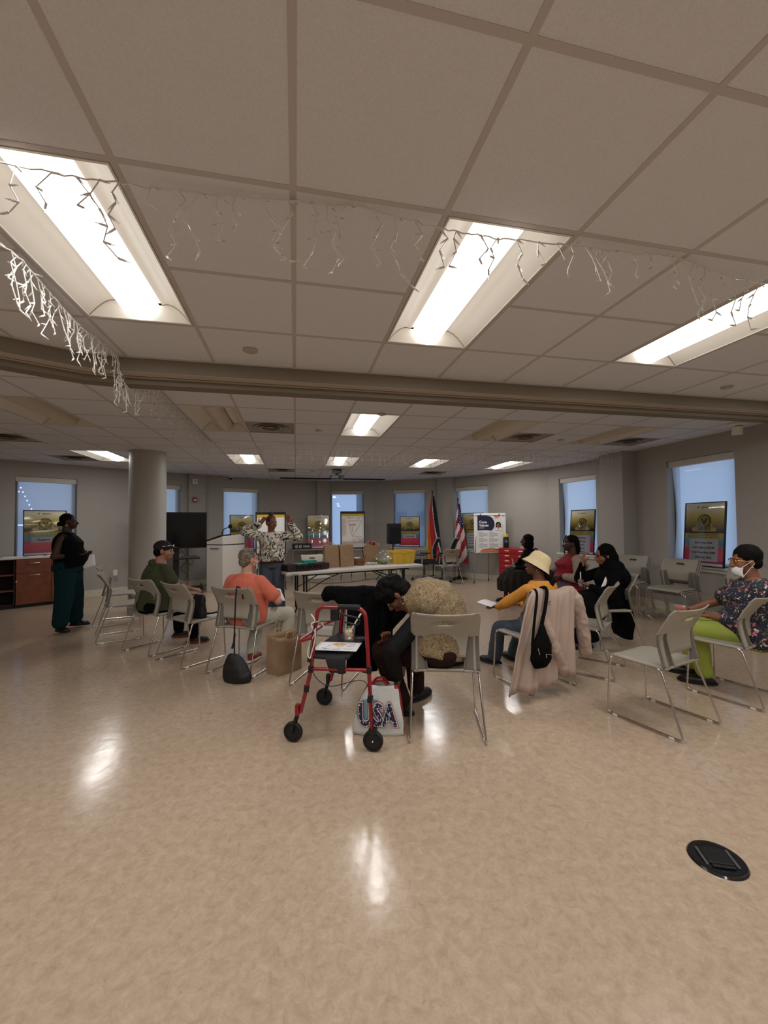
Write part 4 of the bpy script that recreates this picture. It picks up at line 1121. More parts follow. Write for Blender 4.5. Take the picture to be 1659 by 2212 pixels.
def skin(name, c): return mat(name, c, .5, var=.06, vscale=18, spec=.35)
SK_DARK = skin('skin_deep', rgb(66, 42, 33)); SK_BRN = skin('skin_brown', rgb(104, 68, 50)); SK_TAN = skin('skin_tan', rgb(158, 112, 88)); SK_LT = skin('skin_light', rgb(188, 142, 118)); SK_MID = skin('skin_mid', rgb(128, 84, 62))
M_EYE = mat('eye_white', rgb(150, 140, 130), .3); M_IRIS = mat('iris', rgb(20, 12, 8), .2); M_HAIRB = mat('hair_black', rgb(12, 9, 8), .75, spec=.15, bump=.5, bscale=160)
M_SILV = mat('silver', rgb(220, 214, 204), .2, 1.0)
M_BLKCL = mat('black_cloth', rgb(8, 8, 9), .9, spec=.12, bump=.2, bscale=300)
M_SHOE = mat('black_shoe', rgb(16, 15, 16), .5)
def paper_at(label, world_pts, cat='paper', name='paper_sheet', marks=0, group=None, seed=1, m_=None):
    """sheet through four world corners (bl, br, tr, tl), slightly bowed"""
    a, b, c, d = [V(p) for p in world_pts]; o = (a + b + c + d) / 4; n = (b - a).cross(d - a).normalized()
    t = thing(name, label, cat, o, 0, group)
    f = lambda u, v: (a * (1 - u) * (1 - v) + b * u * (1 - v) + c * u * v + d * (1 - u) * v) - o + n * .008 * math.sin(u * PI)
    MB().sheet(f, 6, 6).build('page', m_ or M_PAPER, t, smooth=60, solid=.0008)
    if marks:
        m = MB(); R = random.Random(seed)
        for k in range(marks):
            u, v = R.uniform(.08, .6), R.uniform(.1, .9); w = R.uniform(.08, .3)
            for sgn in (1, -1):
                m.quad([f(u, v) + n * .0012 * sgn, f(u + w, v) + n * .0012 * sgn, f(u + w, v + .018) + n * .0012 * sgn, f(u, v + .018) + n * .0012 * sgn])
        m.build('print', mat('print_ink', rgb(90, 90, 120), .7), t, fix=False)
    return t

# --- standing person at the left ------------------------------------------------
p = Person('standing person in a black sleeveless top and dark teal trousers holding a white paper', (-3.13, 6.61), 80, .905, SK_DARK, .95, 1.36, lean=-3, head=(-2, -4),
           arms={'R': ((-2.99, 6.50, 1.06), (-.7, -.5, -.5), (.9, .5, .05), (0, .2, 1), .8), 'L': ((-2.99, 6.76, 1.06), (-.7, .5, -.5), (.9, -.6, 0), (0, 0, 1), .8)},
           legs={'R': ((-3.16, 6.47, .085), (.9, -.2, .1), 120), 'L': ((-3.12, 6.80, .085), (.9, .2, .1), 84)})
p.body(.05, .05)
p.top('sleeveless_top', M_BLKCL, 0, -.06, .012, .09, .03)
p.pants('trousers', mat('teal_cloth', rgb(16, 42, 46), .9, spec=.15, bump=.2, bscale=250), .122, .120, .098, .008, .05, .04)
p.shoes(M_SHOE)
p.hair(M_HAIRB, [((0, -.022, .034), (.080, .096, .088)), ((0, -.122, -.035), (.032, .026, .034)), ((0, -.075, -.02), (.066, .04, .055))])
p.hoop(1, .010, M_WHITE)
paper_at('white paper hanging from the hands of the standing person at the left', [(-2.93, 6.58, .86), (-2.80, 6.64, .90), (-2.83, 6.66, 1.06), (-2.98, 6.60, 1.03)])

# --- seated person in cap -------------------------------------------------------
p = Person('seated person in an olive hooded top and black cap with sunglasses on the brim', (-1.64, 5.37), 48, .53, SK_TAN, 1.0, 1.24, lean=7, head=(32, 2), tl=.48,
           arms={'R': ((-1.26, 5.46, .62), (.2, -.9, -.4), (.6, .8, -.1), (0, .2, -1), .5), 'L': ((-1.34, 5.76, .64), (-.6, .7, -.3), (.7, .0, -.1), (0, .2, -1), .5)},
           legs={'R': ((-1.25, 5.52, .085), (.5, .1, .9), 78), 'L': ((-1.50, 5.86, .085), (.5, .6, .9), 80)})
p.body(.05)
M_OLIVE = mat('olive_cloth', rgb(56, 60, 38), .9, bump=.2, bscale=260)
p.top('hooded_top', M_OLIVE, .62, -.12, .016, .06, .02, slw=.062, amp=.008)
p.hair(M_OLIVE, [((0, -.10, -.16), (.095, .055, .05)), ((0, -.06, -.17), (.10, .07, .035))], name='hood', amp=.008, ns=14)
p.pants('trousers', M_BLKCL, .105, .08, .064, .006, .03)
p.shoes(M_SHOE, mat('red_sole', rgb(120, 44, 34), .6))
p.hair(mat('black_cap', rgb(16, 16, 18), .8, bump=.3, bscale=300), [((0, -.014, .036), (.083, .102, .082)), ((0, .10, .030), (.066, .062, .008))], name='cap', amp=.0)
p.hair(M_HAIRB, [((0, -.045, -.02), (.078, .066, .075))])
p.glasses(M_SILV, .052, .105)
p.hoop(1, .02, mat('gold', rgb(214, 180, 110), .25, 1.0))
for k in ('R', 'L'):   # tattooed arms
    e, w = p.E[k], p.Wr[k]; m = MB(); q = p.S[k].lerp(e, .66); m.caps(q, e, .0475 * 1.09, .0455 * 1.09, 12); m.caps(e, e.lerp(w, .7), .0455 * 1.09, .034 * 1.09, 12)
    soft(m, 'tattoo_sleeve', ramp_mat('tattooed_skin', [(.42, rgb(70, 52, 46)), (.56, rgb(158, 112, 88))], 'noise', 26, .5, 3, 1.5), p.root, .009, 2)

# --- seated person in the coral T-shirt ----------------------------------------
M_CORAL = mat('coral_jersey', rgb(206, 108, 86), .9, bump=.15, bscale=280)
p = Person('seated person in a coral T-shirt and pale jeans with glasses pushed up on the head', (-.505, 4.51), 30, .52, SK_LT, .97, 1.22, lean=1, head=(22, 0), neckfwd=.5, tl=.44,
           arms={'R': ((-.185, 4.68, .64), (.5, -.5, -.5), (.1, .8, .5), (-.9, 0, .3), .7), 'L': ((-.58, 4.86, .62), (-.8, -.2, -.5), (.6, .8, .1), (0, 0, -1), .6)},
           legs={'R': ((-.12, 4.62, .085), (.75, .6, .6), 35), 'L': ((-.46, 4.62, .085), (.1, .9, .9), 25)})
p.body(.06)
p.top('t_shirt', M_CORAL, .80, -.16, .016, .08, .02, slw=.064, amp=.006)
M_PALEJ = mat('pale_denim', rgb(176, 174, 156), .85, bump=.2, bscale=300)
p.pants('jeans', M_PALEJ, .095, .080, .066, .007, .03)
p.shoes(mat('red_shoe', rgb(128, 26, 34), .5), M_WHITE)
M_GHAIR = ramp_mat('greying_hair', [(.35, rgb(72, 58, 48)), (.65, rgb(136, 122, 106))], 'noise', 22, .8, 6, 1.0, bump=.5)
p.hair(M_GHAIR, [((0, -.024, .034), (.081, .096, .085)), ((0, -.062, -.03), (.072, .050, .062))], amp=.006, ns=26)
g = p.glasses(M_BLACK, .085, .045)
H = lambda x, y, z: p.HM @ V((x, y, z))
mk = MB().sheet(lambda u, v: tuple(H((u - .5) * .12, .036 + .060 * math.cos((u - .5) * 2.6), -.115 + .085 * v)), 8, 6).build('face_mask', mat('mask_white', rgb(222, 222, 220), .8), p.root, smooth=60, solid=.002)
MB().tube([H(.058, .075, -.05), H(.082, -.005, -.005), H(.084, -.026, -.03), H(.060, .07, -.10)], .0018, 5).build('ear_loop', M_WHITE, mk)
paper_at('white printed paper held by the person in the coral T-shirt', [(-.28, 4.70, .63), (-.115, 4.80, .595), (-.17, 4.86, .72), (-.35, 4.76, .785)], marks=14, seed=5)

# --- speaker --------------------------------------------------------------------
M_BLOUSE = ramp_mat('swirl_print', [(.36, rgb(24, 24, 22)), (.44, rgb(206, 200, 184)), (.52, rgb(226, 222, 210)), (.57, rgb(122, 114, 82)), (.63, rgb(30, 30, 28)), (.72, rgb(210, 205, 190))], 'noise', 5.2, .7, 2, 3.8)
p = Person('standing speaker in a black and white swirl blouse and wide jeans with both hands raised', (-.37, 6.68), 172, .875, SK_MID, .94, 1.08, lean=0, head=(-30, 4),
           arms={'R': ((-.545, 6.59, 1.465), (-.9, -.1, -.55), (.60, .1, .75), (.5, -.8, 0), .35), 'L': ((-.085, 6.60, 1.465), (.9, -.1, -.55), (-.28, -.05, .95), (-.3, -.9, 0), .18)},
           legs={'R': ((-.46, 6.66, .085), (0, -1, .1), 190), 'L': ((-.26, 6.68, .085), (.1, -1, .1), 168)})
p.body(.02, .03)
p.top('blouse', M_BLOUSE, 1.0, .02, .030, .05, .05, amp=.010, slw=.078, cuff=.060)
M_DENIM = mat('dark_denim', rgb(66, 74, 88), .85, var=.15, vscale=30, bump=.15, bscale=300)
p.pants('wide_jeans', M_DENIM, .106, .102, .112, .008, .02, .0, waist=.14)
p.shoes(M_SHOE)
M_RBROWN = mat('brown_hair', rgb(74, 42, 32), .6, bump=.5, bscale=120)
p.hair(M_RBROWN, [((0, -.022, .036), (.080, .094, .086)), ((-.0, -.035, .145), (.05, .046, .036)), ((0, -.07, -.01), (.07, .04, .06))])
m = MB().sheet(lambda u, v: tuple(V((-.08 * math.cos(u * PI * 1.0) * 1.0, .075 * math.sin(u * PI) - .02, -.09 + .03 * v)) + p.N + V((0, 0, .05))), 12, 3)
m.build('collar', mat('blouse_collar', rgb(220, 216, 204), .7), p.root, smooth=60, solid=.004)
MB().tube([p.Wr['R'] + V((.033 * math.cos(a), .01 * math.cos(a), .033 * math.sin(a))) for a in [2 * PI * i / 16 for i in range(16)]], .006, 6, loop=True).build('bracelet', M_BLACK, p.root, smooth=60)
M_MAROON = mat('maroon_cloth', rgb(78, 36, 38), .9)
soft(MB().loft(p.rings([-.05, .0, .05, .10], .016, 1, .03), 18), 'under_shirt', M_MAROON, p.root, .011, 2, .004, 12)

# --- person bending over the floor bag -------------------------------------------
M_TANP = ramp_mat('textured_tan', [(.36, rgb(88, 72, 50)), (.48, rgb(126, 106, 78)), (.62, rgb(166, 146, 112))], 'noise', 64, .9, 6, 2.4, bump=.6)
M_BROWNP = mat('brown_trousers', rgb(40, 26, 22), .9, spec=.15, bump=.15, bscale=250)
p = Person('person bending over to the left in a textured tan top with black sleeves', (1.05, 2.87), -36, .55, SK_BRN, 1.04, 1.30, spine=[(1.06, 2.87, .55), (1.04, 2.93, .85), (.80, 2.99, .845)], head=(6, 55, 0), headpos=(.725, 3.02, .93), twist=-44, shoulders={'L': (.865, 2.86, .765), 'R': (.80, 3.12, .80)},
           arms={'L': ((.71, 2.90, .34), (-.9, -.5, .1), (-.05, -.05, -1), (-1, 0, 0), .6), 'R': ((.68, 3.08, .56), (-.2, .9, -.5), (-.3, -.5, .8), (0, -1, 0), .8)},
           legs={'L': ((.80, 3.08, .085), (-.8, .5, .6), -60), 'R': ((.97, 3.30, .085), (-.4, .9, .6), 55)})
p.body(.04)
p.top('textured_top', M_TANP, 0, -.16, .020, .06, .03, amp=.008, voxel=.010)
m = MB()
for k in p.E:
    w = p.Wr[k]; e = p.E[k]
    m.caps(p.S[k], e, .078, .070, 14); m.caps(e, e.lerp(w, .86), .070, .058, 14)
for mm_, k in ((None, 'R'), (None, 'L')):
    m1 = MB(); w = p.Wr[k]; e = p.E[k]; m1.caps(p.S[k], e, .066, .062, 14); m1.caps(e, e.lerp(w, .84), .062, .050, 14)
    soft(m1, 'black_sleeve', mat('black_sleeve', rgb(20, 19, 20), .8, spec=.2, bump=.2, bscale=120), p.root, .010, 3, .006, 12)
p.pants('trousers', M_BROWNP, .105, .085, .066, .006, .03)
p.shoes(M_SHOE)
p.hair(M_HAIRB, [((0, -.012, .046), (.098, .112, .100)), ((0, .05, .075), (.08, .06, .05)), ((0, -.07, -.03), (.082, .055, .06))], amp=.014, ns=22)
p.hoop(1, .024)
p.hoop(-1, .024)
m = MB()     # tail of the tan top hanging between the knees
m.loft([(p.W((x, y, z)), V((w, 0, 0)), V((0, d, 0))) for x, y, z, w, d in ((.84, 2.98, .62, .10, .06), (.76, 3.00, .54, .12, .06), (.74, 2.98, .42, .09, .04), (.76, 2.97, .32, .03, .02))], 14)
soft(m, 'hanging_front', M_TANP, p.root, .010, 3, .006, 12)

# --- person in the straw hat ----------------------------------------------------
M_MUST = mat('mustard_knit', rgb(204, 138, 52), .9, bump=.2, bscale=240)
p = Person('seated person in a mustard top and pale bucket hat with a dark low ponytail', (2.18, 3.42), -16, .515, SK_BRN, .93, 1.0, lean=-3, head=(-48, -16, 6), hs=.98, tl=.44,
           arms={'L': ((1.95, 3.76, .625), (-.8, -.3, -.3), (-.3, .9, 0), (0, 0, -1), .5), 'R': ((2.25, 3.82, .62), (.8, -.2, -.4), (-.3, .9, 0), (0, 0, -1), .5)},
           legs={'L': ((2.0, 3.94, .085), (-.6, .7, .7), -40), 'R': ((2.25, 3.98, .085), (.1, .9, .8), -20)})
p.body(.0, .02)
p.top('mustard_top', M_MUST, 1.0, -.12, .014, .02, .02, amp=.005, slw=.056)
p.pants('jeans', M_DENIM, .088, .072, .080, .006, .0, .02)
p.shoes(M_SHOE)
p.hair(M_HAIRB, [((0, -.03, .0), (.079, .088, .080)), ((0, -.135, -.075), (.060, .046, .055)), ((0, -.17, -.135), (.05, .04, .05))], amp=.008, ns=26)
M_STRAW = mat('bucket_hat_cloth', rgb(214, 196, 154), .85, var=.05, vscale=60, bump=.3, bscale=420)
HATM = p.HM @ TR(0, -.012, .030) @ Matrix.Rotation(math.radians(16), 4, 'X')
m = MB()
prof = [(.0, .098), (.05, .094), (.078, .078), (.092, .045), (.098, .0), (.112, -.028), (.134, -.064), (.136, -.067), (.112, -.034), (.094, -.006)]
m.lathe([(r, z) for r, z in prof], 36, 0, HATM @ Matrix.Diagonal((1, 1.14, 1, 1)))
m.build('bucket_hat', M_STRAW, p.root, smooth=70)
p.hoop(-1, .014)
paper_at('white paper on the knee of the person in the bucket hat', [(1.86, 3.72, .635), (2.02, 3.84, .635), (1.94, 3.99, .66), (1.78, 3.87, .66)])

# --- person in the dark skirt by the red chest ------------------------------------
p = Person('seated person in a black cardigan and full dark skirt with a black bob', (4.17, 6.77), -72, .53, SK_DARK, 1.0, 1.02, lean=2, head=(-4, -5), tl=.44,
           arms={'R': ((3.92, 6.94, .66), (.2, .8, -.6), (-.8, -.3, 0), (0, 0, -1), .6), 'L': ((3.86, 6.72, .66), (.3, -.9, -.6), (-.8, .4, 0), (0, 0, -1), .6)},
           legs={'R': ((3.80, 7.0, .085), (-.9, .3, .6), -80), 'L': ((3.84, 6.86, .085), (-.9, .1, .6), -78)})
p.body(0, .03)
p.top('cardigan', M_BLKCL, 1.0, -.1, .018, .02, .03, amp=.006)
for k in range(4): MB().ell(p.at(.25 + .14 * k) + V((0, .155 - .01 * k, 0)), (.008, .005, .008), None, 8, 6).build('button', M_CHROME, p.root, smooth=60)
m = MB(); m.loft([((0, .02, .66), (.20, 0, 0), (0, .16, 0)), ((0, .16, .60), (.30, 0, 0), (0, .30, 0)), ((0, .22, .42), (.34, 0, 0), (0, .36, 0)), ((0, .24, .24), (.33, 0, 0), (0, .34, 0))], 24)
soft(m, 'full_skirt', mat('dark_skirt', rgb(30, 22, 20), .9, bump=.3, bscale=120), p.root, .012, 2, .004, 9, folds=lambda c: .018 * math.sin(math.atan2(c.x, c.y - .2) * 17) * max(0, min(1, (.62 - c.z) / .2)))
p.shoes(M_SHOE)
p.hair(M_HAIRB, [((0, -.022, .030), (.088, .100, .090)), ((.055, -.022, -.06), (.046, .082, .105)), ((-.055, -.022, -.06), (.046, .082, .105)), ((0, -.065, -.07), (.09, .06, .10))], amp=.004)
t = thing('straw_cup', 'white straw standing in the small cup held by the person in the dark skirt', 'cup', (3.87, 6.83, .66))
MB().lathe([(.02, 0), (.028, .07), (.025, .07), (.018, .004), (0, .004)], 16).build('cup_wall', M_FILM, t, smooth=40); MB().tube([(0, 0, .01), (-.03, 0, .15)], .005, 6).build('straw', M_WHITE, t)

# --- person in red top and beige cardigan -----------------------------------------
p = Person('seated person with glasses in a red top under a beige cardigan', (3.97, 5.36), -74, .53, SK_DARK, 1.0, 1.30, lean=-2, head=(0, 2), neckfwd=.3, tl=.455,
           arms={'L': ((3.72, 5.24, .68), (.4, -.8, -.5), (-.7, .55, 0), (0, 0, -1), .6), 'R': ((3.74, 5.56, .68), (.3, .8, -.5), (-.7, -.5, 0), (0, 0, -1), .6)},
           legs={'L': ((3.50, 5.36, .085), (-.9, -.1, .7), -80), 'R': ((3.54, 5.62, .085), (-.9, .2, .7), -70)})
p.body(.06, .06)
p.top('red_top', mat('red_jersey', rgb(130, 16, 34), .85), 0, -.14, .014, .09, .08, amp=.005)
M_BEIGE = mat('beige_knit', rgb(150, 134, 118), .95, bump=.3, bscale=220)
for k, g in (('R', 1), ('L', -1)):
    m = MB(); e, w = p.E[k], p.Wr[k]
    m.caps(p.S[k], e, .082, .076, 14); m.caps(e, e.lerp(w, .8), .076, .052, 14)
    for t in (.06, .2, .35, .5, .65, .8): q = p.at(t); m.ell(q + V((g * .135, -.035, 0)), (.085, .115, .085))
    soft(m, 'cardigan_half', M_BEIGE, p.root, .011, 3, .006, 12)
p.pants('grey_trousers', mat('grey_cloth', rgb(74, 74, 78), .9, bump=.2, bscale=260), .112, .086, .066, .006, .03)
p.shoes(M_SHOE)
p.hair(M_HAIRB, [((0, -.026, .034), (.082, .098, .088)), ((0, -.085, .0), (.062, .05, .075)), ((0, -.10, -.09), (.05, .04, .08))], amp=.005)
p.glasses(M_SILV)
t = thing('straw_cup', 'white straw in the small cup held by the person in the red top', 'cup', (3.62, 5.40, .68))
MB().lathe([(.02, 0), (.028, .07), (.025, .07), (.018, .004), (0, .004)], 16).build('cup_wall', M_FILM, t, smooth=40); MB().tube([(0, 0, .01), (-.02, 0, .15)], .005, 6).build('straw', M_WHITE, t)

# --- person in the black headscarf -------------------------------------------------
p = Person('seated person in a black headscarf and robe with a hand at the mouth', (3.67, 4.25), -78, .52, SK_MID, .96, 1.05, lean=4, head=(2, 8), neckfwd=.5, tl=.41,
           arms={'R': ((3.42, 4.40, .96), (-.5, .6, -.8), (.1, .05, .95), (.9, -.2, 0), 1.0), 'L': ((3.40, 4.26, .70), (.2, -.9, -.5), (-.7, .5, .2), (0, .3, 1), .9)},
           legs={'R': ((3.26, 4.36, .085), (-.9, .1, .7), -80), 'L': ((3.26, 4.16, .085), (-.9, -.1, .7), -80)})
p.body(.0, .02)
p.top('robe_top', M_BLKCL, 1.0, -.12, .02, .02, .03, amp=.006, slw=.066)
m = MB(); m.loft([((0, .0, .66), (.19, 0, 0), (0, .15, 0)), ((0, .17, .60), (.20, 0, 0), (0, .27, 0)), ((0, .24, .48), (.20, 0, 0), (0, .28, 0)), ((0, .34, .25), (.20, 0, 0), (0, .17, 0)), ((0, .36, .08), (.22, 0, 0), (0, .18, 0))], 22)
m.loft([((0, -.10, .56), (.22, 0, 0), (0, .06, 0)), ((0, -.14, .3), (.22, 0, 0), (0, .06, 0)), ((0, -.12, .10), (.2, 0, 0), (0, .06, 0))], 18)
soft(m, 'robe_skirt', M_BLKCL, p.root, .012, 3, .008, 8)
p.hair(M_BLKCL, [((0, -.036, .030), (.096, .112, .104)), ((0, -.075, -.06), (.112, .092, .12)), ((0, -.03, -.135), (.104, .098, .05)), ((0, -.055, -.11), (.118, .105, .09)), ((0, -.075, -.19), (.17, .14, .12)), ((0, -.12, -.30), (.21, .13, .16))], amp=.005, ns=14, name='headscarf')
p.shoes(M_SHOE)
p.glasses(mat('red_frame', rgb(96, 24, 30), .3), -.006, .092)
p.pants('under_trousers', M_BLKCL, .09, .075, .066, .004)
paper_at('white paper tucked in the arm of the person in the black headscarf', [(3.44, 4.13, .70), (3.54, 4.11, .735), (3.66, 4.13, .85), (3.52, 4.15, .815)])
t = thing('straw_cup', 'white straw in the clear cup held by the person in the black headscarf', 'cup', (3.33, 4.33, .69))
MB().lathe([(.024, 0), (.034, .075), (.031, .075), (.022, .004), (0, .004)], 16).build('cup_wall', M_FILM, t, smooth=40); MB().tube([(0, 0, .01), (.0, 0, .17)], .006, 6).build('straw', M_WHITE, t)

# --- masked person at the right ------------------------------------------------------
def scrub_mat():
    m = bpy.data.materials.new('floral_scrub'); m.use_nodes = True; nt = m.node_tree; b = nt.nodes['Principled BSDF']; N = nt.nodes.new; L = nt.links.new
    tc = N('ShaderNodeTexCoord'); prev = None; b.inputs['Roughness'].default_value = .85
    base = (0.012, 0.013, 0.024, 1)
    for sc, th, col in ((17, .23, rgb(196, 112, 124)), (22, .20, rgb(204, 198, 190)), (29, .18, rgb(140, 156, 112)), (40, .16, rgb(210, 204, 210)), (13, .15, rgb(170, 84, 76))):
        v = N('ShaderNodeTexVoronoi'); v.inputs['Scale'].default_value = sc; nz = N('ShaderNodeTexNoise'); nz.inputs['Scale'].default_value = sc * 2.2
        mp = N('ShaderNodeVectorMath'); mp.operation = 'ADD'; sx = N('ShaderNodeVectorMath'); sx.operation = 'SCALE'; sx.inputs['Scale'].default_value = .06
        L(tc.outputs['Object'], nz.inputs['Vector']); L(nz.outputs['Color'], sx.inputs[0]); L(tc.outputs['Object'], mp.inputs[0]); L(sx.outputs[0], mp.inputs[1]); L(mp.outputs[0], v.inputs['Vector'])
        c = N('ShaderNodeMath'); c.operation = 'LESS_THAN'; c.inputs[1].default_value = th; L(v.outputs['Distance'], c.inputs[0])
        x = N('ShaderNodeMix'); x.data_type = 'RGBA'; x.inputs['B'].default_value = col
        if prev is None: x.inputs['A'].default_value = base
        else: L(prev, x.inputs['A'])
        L(c.outputs[0], x.inputs['Factor']); prev = x.outputs['Result']
    L(prev, b.inputs['Base Color']); return m
p = Person('masked person in dark floral scrubs and lime green trousers at the right edge', (3.80, 2.75), -48, .51, SK_MID, 1.0, 1.34, lean=3, side=0, head=(-16, 2), neckfwd=.5, tl=.45,
           arms={'L': ((3.56, 2.95, .62), (.2, -.9, -.4), (-.45, .8, -.05), (0, 0, 1), .5), 'R': ((3.66, 3.22, .62), (.7, .6, -.4), (-.8, .3, 0), (0, 0, 1), .5)},
           legs={'L': ((3.56, 3.02, .085), (-.6, .7, .8), -48), 'R': ((3.66, 3.24, .085), (-.5, .9, .8), -42)})
p.body(.06, .04)
p.top('floral_scrub_top', scrub_mat(), .85, -.22, .022, .09, .05, slw=.074, amp=.007)
M_LIME = mat('lime_cloth', rgb(146, 156, 66), .85, bump=.15, bscale=260)
p.pants('lime_trousers', M_LIME, .108, .084, .070, .006, .03)
p.shoes(mat('black_clog', rgb(14, 14, 16), .35), long=.01, w=.05)
p.hair(M_HAIRB, [((0, -.026, .042), (.088, .104, .094)), ((0, -.06, -.02), (.080, .060, .065))], amp=.005)
H = lambda x, y, z: p.HM @ V((x, y, z))
mk = MB().sheet(lambda u, v: tuple(H((u - .5) * .135, (.034 + .064 * math.cos((u - .5) * 2.5)) * (.72 + .28 * math.sin(.35 + 2.2 * v)), -.142 + .082 * v + .012 * math.cos((u - .5) * 3))), 8, 6).build('face_mask', mat('mask_white', rgb(222, 222, 220), .8), p.root, smooth=60, solid=.002)
for g in (-1, 1): MB().tube([H(g * .066, .072, -.068), H(g * .084, -.01, -.002), H(g * .087, -.026, -.022), H(g * .068, .060, -.142)], .0022, 5).build('ear_loop', M_WHITE, mk)
p.glasses(mat('gold', rgb(214, 180, 110), .25, 1.0), -.004, .091)
MB().ell(H(-.087, -.01, -.056), (.007, .006, .007), None, 8, 6).build('earring', M_SILV, p.root, smooth=60)
t = thing('clear_tub', 'clear food tub in the hands of the masked person', 'tub', (3.40, 3.10, .655))
MB().lathe([(.04, 0), (.055, .03), (.057, .034), (.05, .036), (.0, .04)], 22).build('tub_wall', M_FILM, t, smooth=40); MB().ell((0, 0, .016), (.038, .038, .014), None, 12, 6).build('fruit_piece', mat('fruit_0', rgb(196, 60, 50), .35), t, smooth=60)

# ================================================================ POSTERS, BOARDS, FURNITURE BY THE WALLS
M_FRAME = mat('black_frame', rgb(18, 18, 20), .35)
M_INK = mat('dark_ink', rgb(24, 26, 34), .6)
M_GOLDP = mat('poster_gold', rgb(206, 186, 110), .35, coat=.6)
M_GOLDD = mat('poster_dark_gold', rgb(120, 100, 44), .35, coat=.6)
M_BAND = mat('poster_yellow', rgb(186, 168, 62), .35, coat=.6)
M_PANEL = mat('poster_panel', rgb(190, 186, 192), .35, coat=.6)
M_POST = ramp_mat('poster_print', [(0.0, rgb(238, 238, 238)), (.045, rgb(238, 238, 238)), (.05, rgb(170, 53, 102)), (.14, rgb(214, 63, 92)), (.27, rgb(214, 75, 102)), (.34, rgb(85, 143, 170)), (.43, rgb(92, 170, 185)), (.435, rgb(53, 36, 41)), (.56, rgb(53, 36, 41)), (.70, rgb(183, 163, 75)), (.80, rgb(214, 200, 117)), (.92, rgb(238, 234, 209)), (1.0, rgb(238, 234, 214))], 'axis', axis=2, rough=.25, coat=.9)
def acrylic():
    m = bpy.data.materials.new('clear_acrylic'); m.use_nodes = True; nt = m.node_tree; nt.nodes.clear(); N = nt.nodes.new; L = nt.links.new
    o = N('ShaderNodeOutputMaterial'); a = N('ShaderNodeBsdfTransparent'); g = N('ShaderNodeBsdfGlossy'); x = N('ShaderNodeMixShader'); fr = N('ShaderNodeFresnel')
    g.inputs['Roughness'].default_value = .03; fr.inputs[0].default_value = 1.5
    L(fr.outputs[0], x.inputs[0]); L(a.outputs[0], x.inputs[1]); L(g.outputs[0], x.inputs[2]); L(x.outputs[0], o.inputs[0]); return m
M_ACR = acrylic()
def TF(x, y, z): return frame((x, y, z), (1, 0, 0), (0, 0, 1), (0, -1, 0))
def flatbox(m, x, z, w, h, y=-.004, t=.002, mi=0): m.box((x, y, z), (w, t, h), mi)
def pill(m, x, z, w, h, y, mi=0):
    r = h / 2; p = []
    for k in range(13): a = -PI / 2 + PI * k / 12; p.append((x + w / 2 - r + r * math.cos(a), z + r * math.sin(a)))
    for k in range(13): a = PI / 2 + PI * k / 12; p.append((x - w / 2 + r + r * math.cos(a), z + r * math.sin(a)))
    m.prism(p, .002, mi, frame((0, y, 0), (1, 0, 0), (0, 0, 1), (0, -1, 0)))
